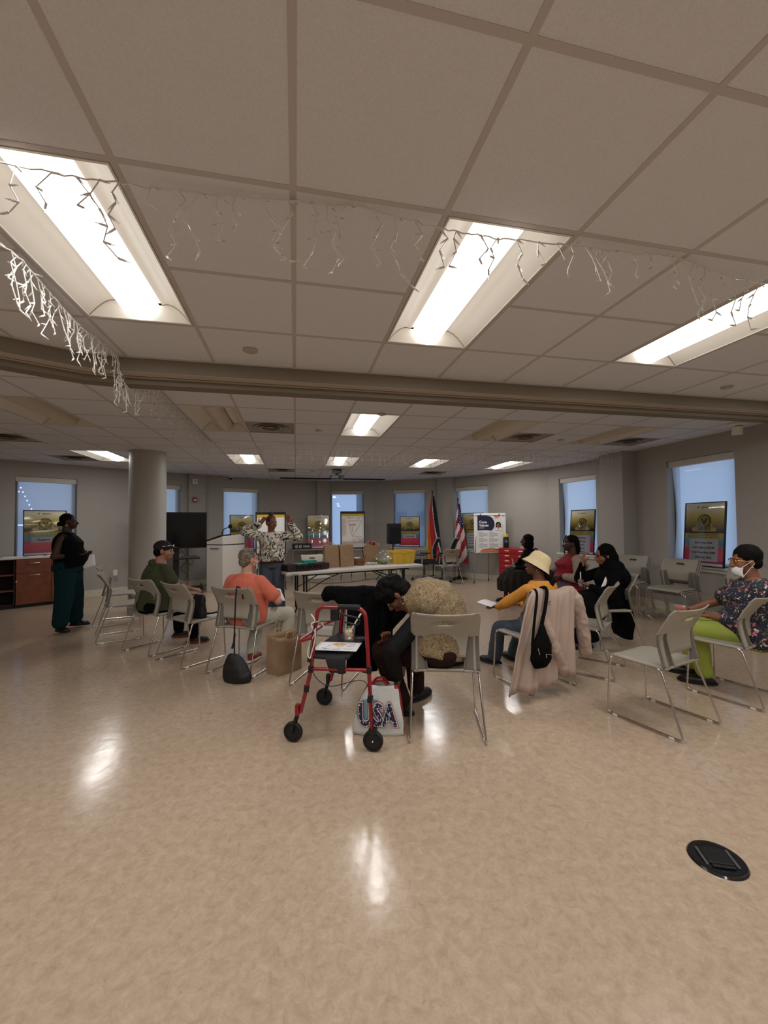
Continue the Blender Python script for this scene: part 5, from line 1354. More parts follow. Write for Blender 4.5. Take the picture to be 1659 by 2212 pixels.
def poster(label, M, title, names, w=.60, h=.91, lines=0):
    t = thing('framed_poster', label, 'poster', group='framed posters on the window sills'); t.matrix_world = M
    MB().box((0, .004, h / 2), (w, .012, h)).build('printed_panel', M_POST, t)
    RB = random.Random(int(w * 1000) + len(label)); k1, k2 = RB.uniform(.6, 1.3), RB.uniform(-1, 1)
    MB().sheet(lambda u, v: ((u - .5) * (w - .01), -.0115 - .010 * math.sin(PI * u) * k1 + .004 * math.sin(2 * PI * v + k2), .005 + v * (h - .01)), 16, 16).build('acrylic_cover', M_ACR, t, smooth=80)
    f = MB(); b = .016
    for x in (-1, 1): f.box((x * (w / 2 + b / 2 - .004), .004, h / 2), (b, .024, h + b))
    for z in (0, 1): f.box((0, .004, z * h), (w + b, .024, b))
    f.build('frame', M_FRAME, t)
    m = MB(); m.box((0, -.003, .475 * h), (w - .01, .002, .085 * h)); m.build('yellow_band', M_BAND, t)
    m = MB()
    R = random.Random(len(title) + len(names))
    for k in range(3):
        x = -w * .42
        while x < w * .36:
            L = R.uniform(.02, .07); m.box((x + L / 2, -.0045, (.50 - .024 * k) * h), (L, .001, .009)); x += L + .010
    m.build('small_print', M_GOLDD, t)
    e = MB()      # emblem: ring on a stand with a V mark
    rr = .085
    e.lathe([(rr, 0), (rr + .018, .004), (rr + .022, 0)], 28, 1, TF(0, -.003, .705 * h)); e.lathe([(0, .003), (rr, .003)], 28, 0, TF(0, -.003, .705 * h))
    for s in (-1, 1): e.prism([(s * .12, .60 * h - .02), (s * .145, .60 * h - .02), (s * .10, .68 * h), (s * .088, .67 * h)], .003, 0, TF(0, -.002, 0))
    e.build('emblem', [M_GOLDP, M_GOLDD], t, fix=True)
    MB().prism([(-.045, .745 * h), (-.026, .745 * h), (0, .685 * h), (.026, .745 * h), (.045, .745 * h), (.006, .66 * h), (-.006, .66 * h)], .002, 0, TF(0, -.007, 0)).build('v_mark', M_INK, t)
    if title:
        m = MB(); pill(m, 0, .578 * h, w * .62, .062, -.003); m.build('title_plate', M_GOLDP, t)
        MB().text(title, .058, TF(0, -.0062, .577 * h), bold=.0018, squash=min(1.0, 5.4 / max(1, len(title)) * 1.15)).build('lettering', M_INK, t, fix=False)
    MB().text('Spectrum', .034, TF(.02, -.0035, .93 * h), bold=.0006).ell((-.10, -.004, .93 * h), (.012, .001, .012), None, 10, 6).build('lettering', M_INK, t, fix=False)
    if names:
        nl = len(names); ph = .075 * nl + .03; zc = .405 * h - ph / 2 + .02 if nl > 1 else .345 * h
        m = MB(); m.box((0, -.003, zc), (w * (.72 if nl > 1 else .66), .002, ph)); m.build('name_panel', M_PANEL, t, bevel=.0)
        m = MB()
        for k, nme in enumerate(names):
            m.text(nme, .038 if nl > 1 else .062, TF(0, -.0045, zc + (nl - 1) * .036 - k * .072), bold=.0012, squash=min(1, 21 / max(1, len(nme)) * .95))
        m.build('lettering', M_INK, t, fix=False)
    if lines:
        m = MB()
        for c in (-1, 1):
            for k in range(11): m.box((c * w * .22, -.0045, (.38 - .026 * k) * h), (w * (.30 + .06 * ((k * 7) % 3)), .001, .007))
        m.build('small_print', M_INK, t)
    return t
def on_win(k, off, y0, z, lean):
    M, s0, s1 = WIN[k]
    return M @ TR((s0 + s1) / 2 + off, y0, z) @ Matrix.Rotation(-math.radians(lean), 4, 'X')
poster('framed PHARMACIST poster standing at the window above the wood cabinet', on_win(0, -.03, -.08, .915, 3), 'PHARMACIST', ['Suzanne S'], .64, .86)
poster('framed poster with a bright reflection beside the white lectern', on_win(2, .01, -.035, .80, 4), '', [], .60, .92, 1)
poster('framed two-column poster standing left of the flip chart with red handwriting', frame((.62, 11.55, .80), (1, -.03, 0), (.03, 1, 0), (0, 0, 1)) @ Matrix.Rotation(-math.radians(5), 4, 'X'), 'PROVIDERS', [], .60, .92, 1)
poster('framed single-name poster beside the black loudspeaker', on_win(4, .02, -.035, .80, 4), '', ['Ross Jones'], .565, .86)
poster('framed poster half hidden behind the Core Values board', on_win(5, .02, -.035, .80, 4), 'COUNSELORS', ['Dana Bell', 'Susan Clarke', 'Joan Hill', 'Alma Moss', 'Mary Ruiz'], .60, .92)
poster('framed FACILITIES poster beside the square corner pier', on_win(6, .12, -.04, .79, 5), 'FACILITIES', ['Rampur Bhuil', 'Lorenzo Salas', 'Chris Paul', 'Rui Chagas', 'Daniel Ruane'], .60, .92)
poster('framed DENTISTS poster at the wide window nearest the stacked chairs', on_win(7, .09, -.07, .79, 5), 'DENTISTS', ['Jane Carey, DDS', 'Cornel J. Coleman, JR., DMD, MPH', 'Taung Hnan Moe, DMD', 'Olivia Luc, DDS'], .60, .94)

# Core Values board on an easel
B = thing('easel_board', 'white Core Values board on a tripod easel beside the flags', 'easel', (4.64, 9.30, 0), -13.5)
NAVY = mat('navy_print', rgb(34, 32, 66), .4); ORG = mat('orange_print', rgb(206, 122, 66), .5); M_BOARD = mat('white_board', rgb(232, 230, 226), .35); GREYT = mat('grey_print', rgb(160, 160, 164), .6)
for a, b in (((-.42, -.12, 0), (-.30, 0, 1.70)), ((.42, -.12, 0), (.30, 0, 1.70)), ((.05, .42, 0), (0, .03, 1.55))):
    MB().tube([a, b], .011, 8).build('leg', M_GREY, B, smooth=60)
    MB().tube([a, (V(a) * .97 + V(b) * .03)], .016, 8).build('rubber_foot', M_BLACK, B, smooth=60)
bd = MB().box((0, -.04, 1.205), (.77, .02, .97)).build('board', M_BOARD, B, bevel=.004)
MB().box((0, -.062, 1.19), (.60, .004, .90)).build('printed_sheet', mat('print_white', rgb(226, 224, 222), .5), B)
MB().box((0, -.064, 1.655), (.72, .02, .028)).build('clamp_bar', M_BOARD, B, bevel=.004)
for x in (-.23, .22): MB().box((x, -.076, 1.66), (.022, .014, .03)).build('clip', M_BLACK, B)
pts = [(-.30, 1.64), (-.09, 1.64)] + [(-.09 + .20 * math.sin(t) * (1 - .0 * t), 1.64 - .40 * (1 - math.cos(t)) / 2 * 1.05) for t in [PI * k / 14 for k in range(2, 12)]] + [(-.09, 1.28), (-.30, 1.275)]
MB().prism([(x, z) for x, z in pts], .002, 0, TF(0, -.064, 0)).build('navy_shape', NAVY, B)
m = MB().text('Core', .088, TF(-.265, -.0665, 1.475), align='LEFT', bold=.003).text('Values', .088, TF(-.265, -.0665, 1.395), align='LEFT', bold=.003); m.box((-.205, -.0665, 1.335), (.12, .001, .014))
m.build('lettering', M_BOARD, B, fix=False)
MB().prism([(.17 + .085 * math.cos(-PI * k / 12), 1.64 + .06 * math.sin(-PI * k / 12)) for k in range(13)], .002, 0, TF(0, -.064, 0)).build('orange_shape', ORG, B)
MB().text('Spectrum', .028, TF(.14, -.0645, 1.56), bold=.0004).build('lettering', M_INK, B, fix=False)
m = MB(); m.ell((.20, -.065, 1.37), (.115, .001, .115), None, 24, 4, 0); m.ell((.20, -.067, 1.42), (.062, .001, .062), None, 18, 4, 1); m.box((.155, -.0672, 1.36), (.03, .001, .12), 1); m.box((.247, -.0672, 1.36), (.03, .001, .12), 1)
m.ell((.20, -.069, 1.395), (.043, .001, .056), None, 18, 4, 2); m.prism([(.11, 1.27), (.29, 1.27), (.26, 1.34), (.20, 1.35), (.14, 1.34)], .001, 3, TF(0, -.0695, 0)); m.box((.20, -.0715, 1.335), (.03, .001, .05), 2)
m.build('printed_portrait', [mat('portrait_ground', rgb(206, 202, 190), .6), M_HAIRB, SK_MID, M_BOARD], B)
m = MB()
for c, x in ((0, -.17), (1, .08)):
    for k in range(19):
        if k in (6, 12): continue
        L = .21 * (.55 if k in (5, 11, 18, 0, 7, 13) else 1); m.box((x - .105 + L / 2, -.0645, 1.225 - .0205 * k), (L, .001, .010))
m.build('text_lines', GREYT, B)
wv = lambda x: .80 + .035 * math.sin((x + .22) * 7.5)
MB().prism([(-.24, .745)] + [(x, wv(x)) for x in [-.24 + .02 * k for k in range(28)]] + [(.30, .745)], .002, 0, TF(0, -.064, 0)).build('orange_wave', ORG, B)
MB().prism([(x, wv(x) + .004 + .02 * max(0, (x + .05)) * 2) for x in [-.2 + .02 * k for k in range(26)]] + [(x, wv(x) - .002) for x in [.3 - .02 * k for k in range(26)]], .002, 0, TF(0, -.0655, 0)).build('navy_wave', NAVY, B)

# flip charts
M_YELP = mat('pad_yellow', rgb(206, 172, 50), .6); M_RINK = mat('red_marker', rgb(178, 70, 84), .6); M_GINK = mat('grey_marker', rgb(110, 104, 108), .6)
def flipchart(label, loc, rz, w, h, z0, writing):
    t = thing('flip_chart', label, 'easel', loc, rz)
    for a, b in (((-w * .5, -.10, 0), (-w * .36, .02, z0 + .2)), ((w * .5, -.10, 0), (w * .36, .02, z0 + .2)), ((0, .45, 0), (0, .04, z0 + h * .8))):
        MB().tube([a, b], .011, 8).build('leg', M_BLKM, t, smooth=60)
    MB().box((0, .012, z0 + h / 2), (w, .024, h)).build('backboard', M_FRAME, t, bevel=.02, seg=3)
    MB().box((0, -.004, z0 + h * .09), (w * .92, .008, h * .12)).build('tray_panel', mat('board_lower', rgb(196, 194, 194), .4), t)
    MB().box((0, -.014, z0 + h * .97), (w * .96, .03, h * .06)).build('clamp_bar', M_BLACK, t, bevel=.008)
    MB().sheet(lambda u, v: ((u - .5) * w * .92, -.012 - .006 * math.sin(v * 3) * u, z0 + h * (.15 + .78 * v)), 8, 8).build('paper_pad', M_BOARD, t, smooth=60, solid=.006)
    MB().box((0, -.021, z0 + h * .905), (w * .92, .004, h * .06)).build('pad_header', M_YELP, t)
    if not writing: return t
    y = -.0225; Z = lambda q: z0 + h * q
    def stroke(pts, r=.0028): return [V((x * w, y - .002, Z(q))) for x, q in pts]
    m = MB()
    for a, b in (((-.17, .745), (.38, .745)), ((.38, .745), (-.02, .32)), ((-.17, .745), (-.02, .32))): m.tube(stroke([a, b]), .0035, 5)
    m.tube(stroke([(-.01, .60), (.0, .46), (-.03, .49)]), .0035, 5); m.build('drawn_triangle', M_GINK, t)
    MB().text('quality', .062, TF(-.0, y - .002, Z(.645)), bold=.001).build('lettering', M_RINK, t, fix=False)
    R = random.Random(4); m = MB()
    def scr(x, q, L, amp=.010):
        n = int(L * 46) + 3; m.tube([V(((x + L * k / n) * w, y - .002, Z(q + amp * math.sin(k * 2.1 + R.random()) * (1 if k % 2 else -1) * .9))) for k in range(n + 1)], .0028, 4)
    for k in range(13): scr(-.43, .80 - .036 * k, R.uniform(.12, .20))
    scr(-.28, .84, .34); scr(-.2, .81, .12); scr(.18, .84, .24); scr(.14, .80, .16); scr(.06, .32, .30, .016); scr(.02, .26, .42); scr(-.02, .225, .10); scr(.22, .225, .2); scr(.0, .185, .12); scr(.2, .19, .16)
    m.build('red_handwriting', M_RINK, t)
    return t
flipchart('flip chart with a drawn triangle and red handwriting', (1.50, 10.98, 0), -2, .66, 1.0, .80, True)
flipchart('blank flip chart standing behind the speaker', (-.55, 9.63, 0), 3, .66, .96, .79, False)

# lectern with microphone
LT = thing('lectern', 'white two-piece lectern with a black top and gooseneck microphone', 'lectern', (-1.54, 9.40, 0), 50)
M_LEC = mat('white_laminate', rgb(206, 200, 192), .45)
m = MB(); m.prism([(0, 0), (.62, 0), (.62, .50), (0, .50)], 1.02); m.build('lower_body', M_LEC, LT, bevel=.006)
m = MB(); m.add([(0, 0, 1.04), (.62, 0, 1.04), (.62, .5, 1.04), (0, .5, 1.04), (0, 0, 1.22), (.62, 0, 1.26), (.62, .5, 1.15), (0, .5, 1.10)], [(3, 2, 1, 0), (4, 5, 6, 7), (0, 1, 5, 4), (1, 2, 6, 5), (2, 3, 7, 6), (3, 0, 4, 7)]); m.build('upper_body', M_LEC, LT, bevel=.006)
MB().prism([(.004, .004), (.616, .004), (.616, .496), (.004, .496)], .02, 0, TR(0, 0, 1.02)).build('shadow_gap', M_BLACK, LT)
MB().tube([(-.012, .12, .95), (-.012, .38, .95)], .008, 8).build('pull_handle', M_BLACK, LT, smooth=60)
MB().add([(.05, .14, 1.215), (.36, .14, 1.235), (.36, .60, 1.13), (.05, .60, 1.10), (.05, .14, 1.24), (.36, .14, 1.262), (.36, .60, 1.155), (.05, .60, 1.125)], [(3, 2, 1, 0), (4, 5, 6, 7), (0, 1, 5, 4), (1, 2, 6, 5), (2, 3, 7, 6), (3, 0, 4, 7)]).build('control_pad', M_BLACK, LT)
MB().tube(smooth_path([(.22, .28, 1.22), (.21, .26, 1.30), (.23, .22, 1.37), (.30, .16, 1.41)], 5), .010, 8).build('gooseneck', M_BLACK, LT, smooth=60)
MB().ell((.33, .14, 1.43), (.045, .045, .05), None, 14, 9).build('microphone', mat('mic_foam', rgb(16, 16, 17), .95, bump=.4, bscale=300), LT, smooth=60)
# television on a wheeled stand
TVT = thing('television', 'large black television on a wheeled stand beside the round column', 'television', (-2.57, 9.80, 0), 14)
MB().box((0, 0, 1.355), (1.24, .05, .80)).build('casing', M_BLACK, TVT, bevel=.006)
MB().box((0, -.027, 1.36), (1.20, .004, .76)).build('screen', mat('dark_screen', rgb(8, 8, 9), .12), TVT)
MB().box((0, .09, .70), (.12, .07, 1.24)).build('post', M_BLACK, TVT, bevel=.01)
MB().box((.22, .02, .73), (.52, .34, .022)).build('shelf', M_BLACK, TVT, bevel=.004)
MB().box((.26, -.02, .765), (.34, .22, .045)).build('media_box', M_DGREY, TVT, bevel=.004)
MB().box((.12, .02, .09), (.85, .06, .05)).build('base_bar', M_BLACK, TVT, bevel=.01)
for x in (-.33, .52):
    MB().tube([(x - .0, -.36, .09), (x, .36, .09)], .025, 8).build('foot_bar', M_BLACK, TVT, smooth=60)
    for y in (-.36, .36): MB().cyl((x - .015, y, .035), (x + .015, y, .035), .035, n=16).build('caster', M_BLACK, TVT, smooth=40)
MB().tube(smooth_path([(.10, .05, .95), (.2, .0, .70), (.1, .03, .50), (.22, .05, .35), (.08, .06, .12)], 5), .005, 6).tube(smooth_path([(.3, .02, .74), (.34, .0, .62), (.25, .04, .60), (.2, .05, .74)], 5), .004, 6).build('cables', M_BLACK, TVT, smooth=60)

# low wood cabinets and their worktop under the left window
M_WOOD = ramp_mat('cherry_veneer', [(.3, rgb(92, 46, 28)), (.7, rgb(124, 66, 42))], 'noise', 7, .4, 6, .6)
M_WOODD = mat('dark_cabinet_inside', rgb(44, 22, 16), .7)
def cab(label, loc, rz, w, open_):
    t = thing('cabinet', label, 'cabinet', loc, rz); d, h = .44, .88
    m = MB(); m.box((-w / 2 + .01, d / 2, h / 2 + .03), (.02, d, h - .06)).box((w / 2 - .01, d / 2, h / 2 + .03), (.02, d, h - .06)).box((0, d - .01, h / 2 + .03), (w, .02, h - .06)).box((0, d / 2, .07), (w, d, .02)).box((0, d / 2, h - .01), (w, d, .02))
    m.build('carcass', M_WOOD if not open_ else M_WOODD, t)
    MB().box((0, d / 2 + .02, .03), (w, d - .06, .06)).build('plinth', M_BLACK, t)
    if open_:
        for z in (.32, .60): MB().box((0, d / 2, z), (w - .04, d - .02, .022)).build('shelf', M_WOOD, t)
    else:
        for s in (-1, 1):
            q = MB().box((s * w / 4, -.011, .745), (w / 2 - .006, .02, .25)).build('drawer', M_WOOD, t, bevel=.002)
            MB().tube(fillet([(s * w / 4 - .08, -.02, .80), (s * w / 4 - .08, -.045, .80), (s * w / 4 + .08, -.045, .80), (s * w / 4 + .08, -.02, .80)], .015), .005, 6).build('handle', M_CHROME, q, smooth=60)
            q = MB().box((s * w / 4, -.011, .34), (w / 2 - .006, .02, .55)).build('door', M_WOOD, t, bevel=.002)
            MB().tube(fillet([(s * w / 4 - .08, -.02, .585), (s * w / 4 - .08, -.045, .585), (s * w / 4 + .08, -.045, .585), (s * w / 4 + .08, -.02, .585)], .015), .005, 6).build('handle', M_CHROME, q, smooth=60)
        MB().ell((-w / 2 + .004, -.026, .48), (.012, .012, .012), None, 10, 7).build('lock', M_WHITE, t, smooth=60)
    return t
cdir = V((.814, .581)); c0 = V((-4.90, 8.605)); cz = math.degrees(math.atan2(.581, .814))
p1 = c0 + cdir * .50; p2 = c0 - cdir * .52
cab('cherry wood cabinet with two drawers over two doors behind the standing person', (p1.x, p1.y, 0), cz, 1.0, False)
cab('open dark cabinet with two shelves at the left edge', (p2.x, p2.y, 0), cz, 1.02, True)
t = thing('worktop', 'pale worktop lying across the wood cabinets', 'worktop', (c0.x - cdir.x * .02, c0.y - cdir.y * .02, 0), cz)
MB().box((0, .21, .896), (2.06, .48, .03)).build('slab', mat('pale_laminate', rgb(206, 196, 188), .4), t, bevel=.003)
for k, (u, v, r) in enumerate(((-.05, .10, 4), (.30, .08, -3), (.52, .09, 6))):
    q = c0 + cdir * u + V((-cdir.y, cdir.x)) * v
    t = tag(MB().box((0, 0, .004), (.28, .2, .006)).box((.01, .004, .009), (.27, .19, .005)).build('leaflet_stack', M_PAPER, None), ['flat stack of white leaflets at the left on the pale worktop', 'flat stack of white leaflets in the middle of the pale worktop', 'flat stack of white leaflets right on the pale worktop'][k], 'leaflet', 'leaflets on the worktop')
    t.location = (q.x, q.y, .912); t.rotation_euler = (0, 0, math.radians(cz + r))

# flags
def flag(label, loc, topz, kind, hgt, wid):
    t = thing('flag', label, 'flag', loc, -10)
    MB().tube([(0, 0, .03), (0, 0, topz)], .013, 10).build('pole', M_BLACK if kind == 'pride' else M_BLKM, t, smooth=60)
    MB().ell((0, 0, topz + .03), (.02, .02, .045), None, 10, 7).build('finial', M_BLACK, t, smooth=60)
    MB().box((0, 0, .012), (.36, .36, .024)).box((0, 0, .045), (.08, .08, .05)).build('base', M_BLACK, t, bevel=.006)
    zt = topz - .08
    def f(u, v):
        w = (.06 + wid * v ** .8); x = (u - .42) * w + (.03 * v if kind == 'us' else -.02 * v)
        return (x, -.035 - .05 * v * math.sin(u * 15 + v * 1.5) - .02 * math.sin(u * 6), zt - hgt * v + .10 * abs(u - .5) * v * (-1 if kind == 'us' else 1) * (u - .3))
    if kind == 'pride':
        cs = [rgb(44, 110, 60), rgb(196, 172, 60), rgb(206, 98, 40), rgb(170, 36, 44), rgb(206, 200, 200), rgb(30, 26, 34), rgb(24, 22, 26), rgb(24, 22, 26)]
        ms = [mat('pride_%d' % k, c, .85) for k, c in enumerate(cs)]
        MB().sheet(f, 30, 40, mfn=lambda u, v: (lambda a: 0 if a < .14 else 1 if a < .30 else 2 if a < .54 else 3 if a < .97 else 4 if a < 1.06 else 5)(u + .75 * (1 - v))).build('cloth', ms, t, smooth=60)
    else:
        ms = [mat('us_red', rgb(170, 36, 48), .85), mat('us_white', rgb(214, 208, 204), .85), mat('us_blue', rgb(32, 38, 84), .85)]
        MB().sheet(f, 30, 48, mfn=lambda u, v: 2 if (v < .42 and u > .30 and u < .98 and v < .26 + .2 * u) else int(u * 2.6 + v * 6.5) % 2).build('cloth', ms, t, smooth=60)
        m = MB()
        for k in range(16):
            u, v = .48 + .13 * (k % 4), .12 + .062 * (k // 4) + .03 * (k % 2); p = V(f(u, v)) + V((0, -.006, 0)); star = []
            for q in range(10): a = PI / 2 + q * PI / 5; r = .013 if q % 2 == 0 else .0055; star.append((p.x + r * math.cos(a), p.z + r * math.sin(a)))
            m.prism(star, .003, 0, TF(0, p.y, 0))
        m.build('star', M_WHITE, t)
    return t
flag('rainbow pride flag drooping from a black pole left of the square pier', (3.62, 10.58, 0), 2.28, 'pride', 1.75, .42)
flag('American flag drooping from a black pole right of the square pier', (4.20, 10.20, 0), 2.05, 'us', 1.55, .34)
# loudspeaker on tripod
t = thing('speaker_stand', 'black tripod stand carrying the loudspeaker behind the table', 'stand', (2.43, 10.24, 0))
MB().cyl((0, 0, .25), (0, 0, .95), .017, n=12).build('pole', M_BLKM, t, smooth=40)
for k in range(3):
    a = .6 + k * 2.094; d = V((math.cos(a), math.sin(a), 0))
    lg = MB().tube([V((0, 0, .62)), d * .45 + V((0, 0, .012))], .011, 8).build('leg', M_BLKM, t, smooth=60)
    MB().tube([V((0, 0, .28)), d * .25 + V((0, 0, .28))], .007, 6).build('strut', M_BLKM, lg, smooth=60)
t = thing('loudspeaker', 'black loudspeaker standing on the tripod behind the table', 'speaker', (2.43, 10.24, .945), 12)
MB().add([(-.165, -.14, 0), (.165, -.14, 0), (.115, .14, 0), (-.115, .14, 0), (-.165, -.17, .52), (.165, -.17, .52), (.115, .12, .52), (-.115, .12, .52)], [(3, 2, 1, 0), (4, 5, 6, 7), (0, 1, 5, 4), (1, 2, 6, 5), (2, 3, 7, 6), (3, 0, 4, 7)]).build('cabinet', mat('speaker_black', rgb(16, 16, 17), .7), t, bevel=.012)
MB().box((0, -.158, .27), (.29, .012, .46)).build('grille', mat('speaker_grille', rgb(12, 12, 13), .9, bump=.5, bscale=500), t, bevel=.004)
# projector and its screen slot
t = thing('projector', 'black projector hanging from a ceiling mount', 'projector', (.93, 9.42, CE))
MB().box((0, 0, -.045), (.20, .2, .09)).cyl((0, 0, -.09), (0, 0, -.15), .03).build('mount', M_BLKM, t)
MB().box((0, 0, -.185), (.30, .26, .085)).build('housing', M_BLACK, t, bevel=.012)
MB().cyl((.05, -.13, -.185), (.05, -.16, -.185), .032, n=20).build('lens', mat('lens_glass', rgb(40, 40, 46), .08), t, smooth=40)
t = thing('projection_screen', 'rolled-up projection screen in a thin dark ceiling slot', 'screen', (1.03, 11.28, CE))
MB().box((0, 0, -.012), (2.86, .09, .024)).build('slot_housing', M_BLACK, t)
MB().box((0, 0, -.028), (2.70, .02, .012)).build('screen_bar', M_BLKM, t)
# side table with a black box
t = thing('side_table', 'narrow grey table against the back wall behind the folding table', 'table', (.40, 11.50, 0), 5)
MB().box((0, 0, .775), (1.10, .42, .03)).build('tabletop', M_GREY, t, bevel=.004)
for x in (-.5, .5):
    for y in (-.17, .17): MB().box((x, y, .38), (.03, .03, .76)).build('leg', M_GREY, t)
t = thing('equipment_box', 'black box with white printed marks on the narrow grey table', 'box', (.16, 11.44, .791), 5)
MB().box((0, 0, .075), (.50, .28, .15)).build('case', M_BLACK, t, bevel=.006)
m = MB()
for x in (-.15, -.05): m.tube([(x + .03 * math.cos(a), -.142, .075 + .035 * math.sin(a)) for a in [2 * PI * k / 14 for k in range(14)]], .006, 5, loop=True); m.tube([(x - .012, -.143, .06), (x + .012, -.143, .09)], .005, 5)
m.text('LB', .07, TF(.06, -.142, .075)).box((.15, -.142, .085), (.10, .002, .012)).box((.15, -.142, .06), (.10, .002, .012)); m.build('printed_marks', M_WHITE, t)
# red tool chest with things on it
M_RCH = mat('red_chest', rgb(156, 28, 34), .35)
t = thing('tool_chest', 'red wheeled tool chest with narrow drawers against the right wall', 'chest', (5.12, 8.82, 0), -56)
MB().box((0, 0, .48), (.78, .42, .76)).build('body', M_RCH, t, bevel=.008)
for k in range(6):
    q = MB().box((0, -.218, .79 - .118 * k), (.72, .016, .10)).build('drawer', M_RCH, t, bevel=.003)
    MB().box((-.17, -.228, .80 - .118 * k), (.10, .004, .022)).box((.17, -.228, .80 - .118 * k), (.10, .004, .022)).build('label_strip', M_WHITE, q)
for x in (-.33, .33):
    for y in (-.16, .16): MB().cyl((x - .015, y, .05), (x + .015, y, .05), .05, n=16).build('caster', M_BLACK, t, smooth=40)
t = thing('black_canister', 'black canister with a yellow cap and blue label on the red tool chest', 'canister', (4.93, 9.03, .862))
MB().lathe([(.06, 0), (.065, .02), (.065, .22), (.05, .26), (0, .26)], 20).build('body', M_BLACK, t, smooth=40)
MB().lathe([(.05, .26), (.05, .31), (.04, .33), (0, .33)], 20).build('cap', mat('cap_yellow', rgb(206, 200, 70), .4), t, smooth=40)
MB().box((-.03, -.064, .15), (.07, .008, .06)).build('label', mat('label_blue', rgb(90, 120, 160), .4), t)
t = tag(MB().box((0, 0, .008), (.30, .22, .014)).box((.01, 0, .02), (.28, .2, .01)).build('folder_pile', mat('pale_blue_paper', rgb(176, 184, 200), .6), None), 'pale blue folders lying on the red tool chest', 'folder'); t.location = (5.26, 8.62, .862); t.rotation_euler = (0, 0, -.9)
t = thing('folded_cart', 'black folded cart with a bent handle beside the person in the red top', 'cart', (4.72, 6.55, 0), 20)
MB().tube(fillet([(0, 0, .09), (0, 0, .98), (-.03, 0, 1.12), (.06, .0, 1.22)], .05), .012, 8).build('handle', M_BLACK, t, smooth=60)
MB().box((0, 0, .32), (.26, .16, .46)).build('basket', M_BLKM, t, bevel=.01)
for x in (-.12, .12): MB().cyl((x - .012, .06, .08), (x + .012, .06, .08), .08, n=18).build('wheel', M_BLACK, t, smooth=40)
MB().tube(smooth_path([(-.1, .0, .55), (-.06, .02, .66), (.02, -.02, .60), (.06, .02, .70), (.12, 0, .58)], 5), .008, 6).build('coiled_cable', M_BLACK, t, smooth=60)

# ================================================================ BAGS, COATS, PAPERS ROUND THE CIRCLE
def crumpled(fn, nu, nv, name, m_, parent, amp=.008, sc=7, solid=.004, smooth=50, seed=0):
    def g(u, v):
        p = V(fn(u, v)); n = noise.noise_vector(p * sc + V((seed, 0, 0))); return p + n * amp
    return MB().sheet(g, nu, nv).build(name, m_, parent, smooth=smooth, solid=solid)
# USA tote
t = thing('tote_bag', 'white USA tote bag with red sides on the floor behind the rollator', 'bag', (.575, 2.90, 0), -17)
M_TOTE = mat('tote_white', rgb(206, 208, 204), .55, bump=.2, bscale=40); M_TRED = mat('tote_red', rgb(160, 24, 34), .55)
def tb(u, v):
    a = u * 4; s = int(a) % 4; q = a - int(a); w = .175 - .075 * v ** 2; d = .08 - .045 * v ** 2
    x, y = [(-w + 2 * w * q, -d), (w, -d + 2 * d * q), (w - 2 * w * q, d), (-w, d - 2 * d * q)][s]
    x += .03 * v * v
    return (x, y - .012 * math.sin(q * PI) * (s == 0), .004 + .32 * v)
crumpled(tb, 32, 14, 'bag_body', [M_TOTE, M_TRED], t, .010, 11, .004)
o = t.children[0]
for f in o.data.polygons:
    c = f.center
    f.material_index = 1 if (abs(c.x - .03 * (c.z / .32) ** 2) > .172 - .075 * (c.z / .32) ** 2 - .004) else 0
def arc(body, size, dz, y, m_, bold, name):
    MB().text(body, size, TF(.0, y, .145) @ Matrix.Diagonal((.95, 1.4, 1, 1)), bold=bold, depth=.0012).build(name, m_, t, fix=False)
M_STAR = ramp_mat('navy_with_dots', [(0.0, rgb(230, 230, 236)), (.26, rgb(230, 230, 236)), (.32, rgb(28, 28, 66)), (1, rgb(28, 28, 66))], 'voronoi', 75, .6)
arc('USA', .15, 0, -.112, M_TRED, .012, 'letter_outline'); arc('USA', .15, 0, -.1145, M_WHITE, .009, 'letter_border'); arc('USA', .15, 0, -.117, M_STAR, .0045, 'lettering')
MB().ell((-.05, -.103, .16), (.10, .004, .10), None, 20, 6).build('printed_patch', mat('tote_blue', rgb(120, 150, 166), .6), t)
for y in (-.03, .03): MB().tube(smooth_path([(-.05, y, .31), (-.02, y, .345), (.03, y, .35), (.07, y, .31)], 5), .008, 6).build('handle', M_TRED, t, smooth=60)
# brown paper bag on the floor
fb = paper_bag('open brown paper bag on the floor beside the person in the coral T-shirt', (-.115, 4.26, 0), 40, .29, .18, .37, open_=1.0, crumple=.008, seed=11)
# black shoulder bag hung over chair G by its strap
t = thing('shoulder_bag', 'black shoulder bag hanging to the floor by a long strap over the chair back', 'bag', (CH['G'].location.x, CH['G'].location.y, 0), -29)
M_BAG = mat('black_leather', rgb(20, 19, 20), .55, bump=.2, bscale=60)
m = MB(); m.loft([((.17, -.34, .0), (.13, .02, 0), (-.01, .06, 0)), ((.165, -.34, .05), (.145, .02, 0), (-.01, .07, 0)), ((.15, -.34, .14), (.12, .02, 0), (-.01, .055, 0)), ((.135, -.34, .22), (.08, .01, 0), (0, .035, 0)), ((.13, -.34, .26), (.05, 0, 0), (0, .02, 0))], 18)
soft(m, 'bag_body', M_BAG, t, .010, 4, .010, 9, floor=.004)
MB().tube(smooth_path([(.125, -.20, .74), (.125, -.215, .82), (.125, -.262, .862), (.124, -.30, .84), (.12, -.32, .5), (.13, -.335, .24)], 6), .007, 6).build('strap', M_BAG, t, smooth=60)
MB().tube([(.12, -.318, .44), (.118, -.325, .36), (.10, -.33, .30)], .010, 6).build('strap_end', M_BAG, t, smooth=60)
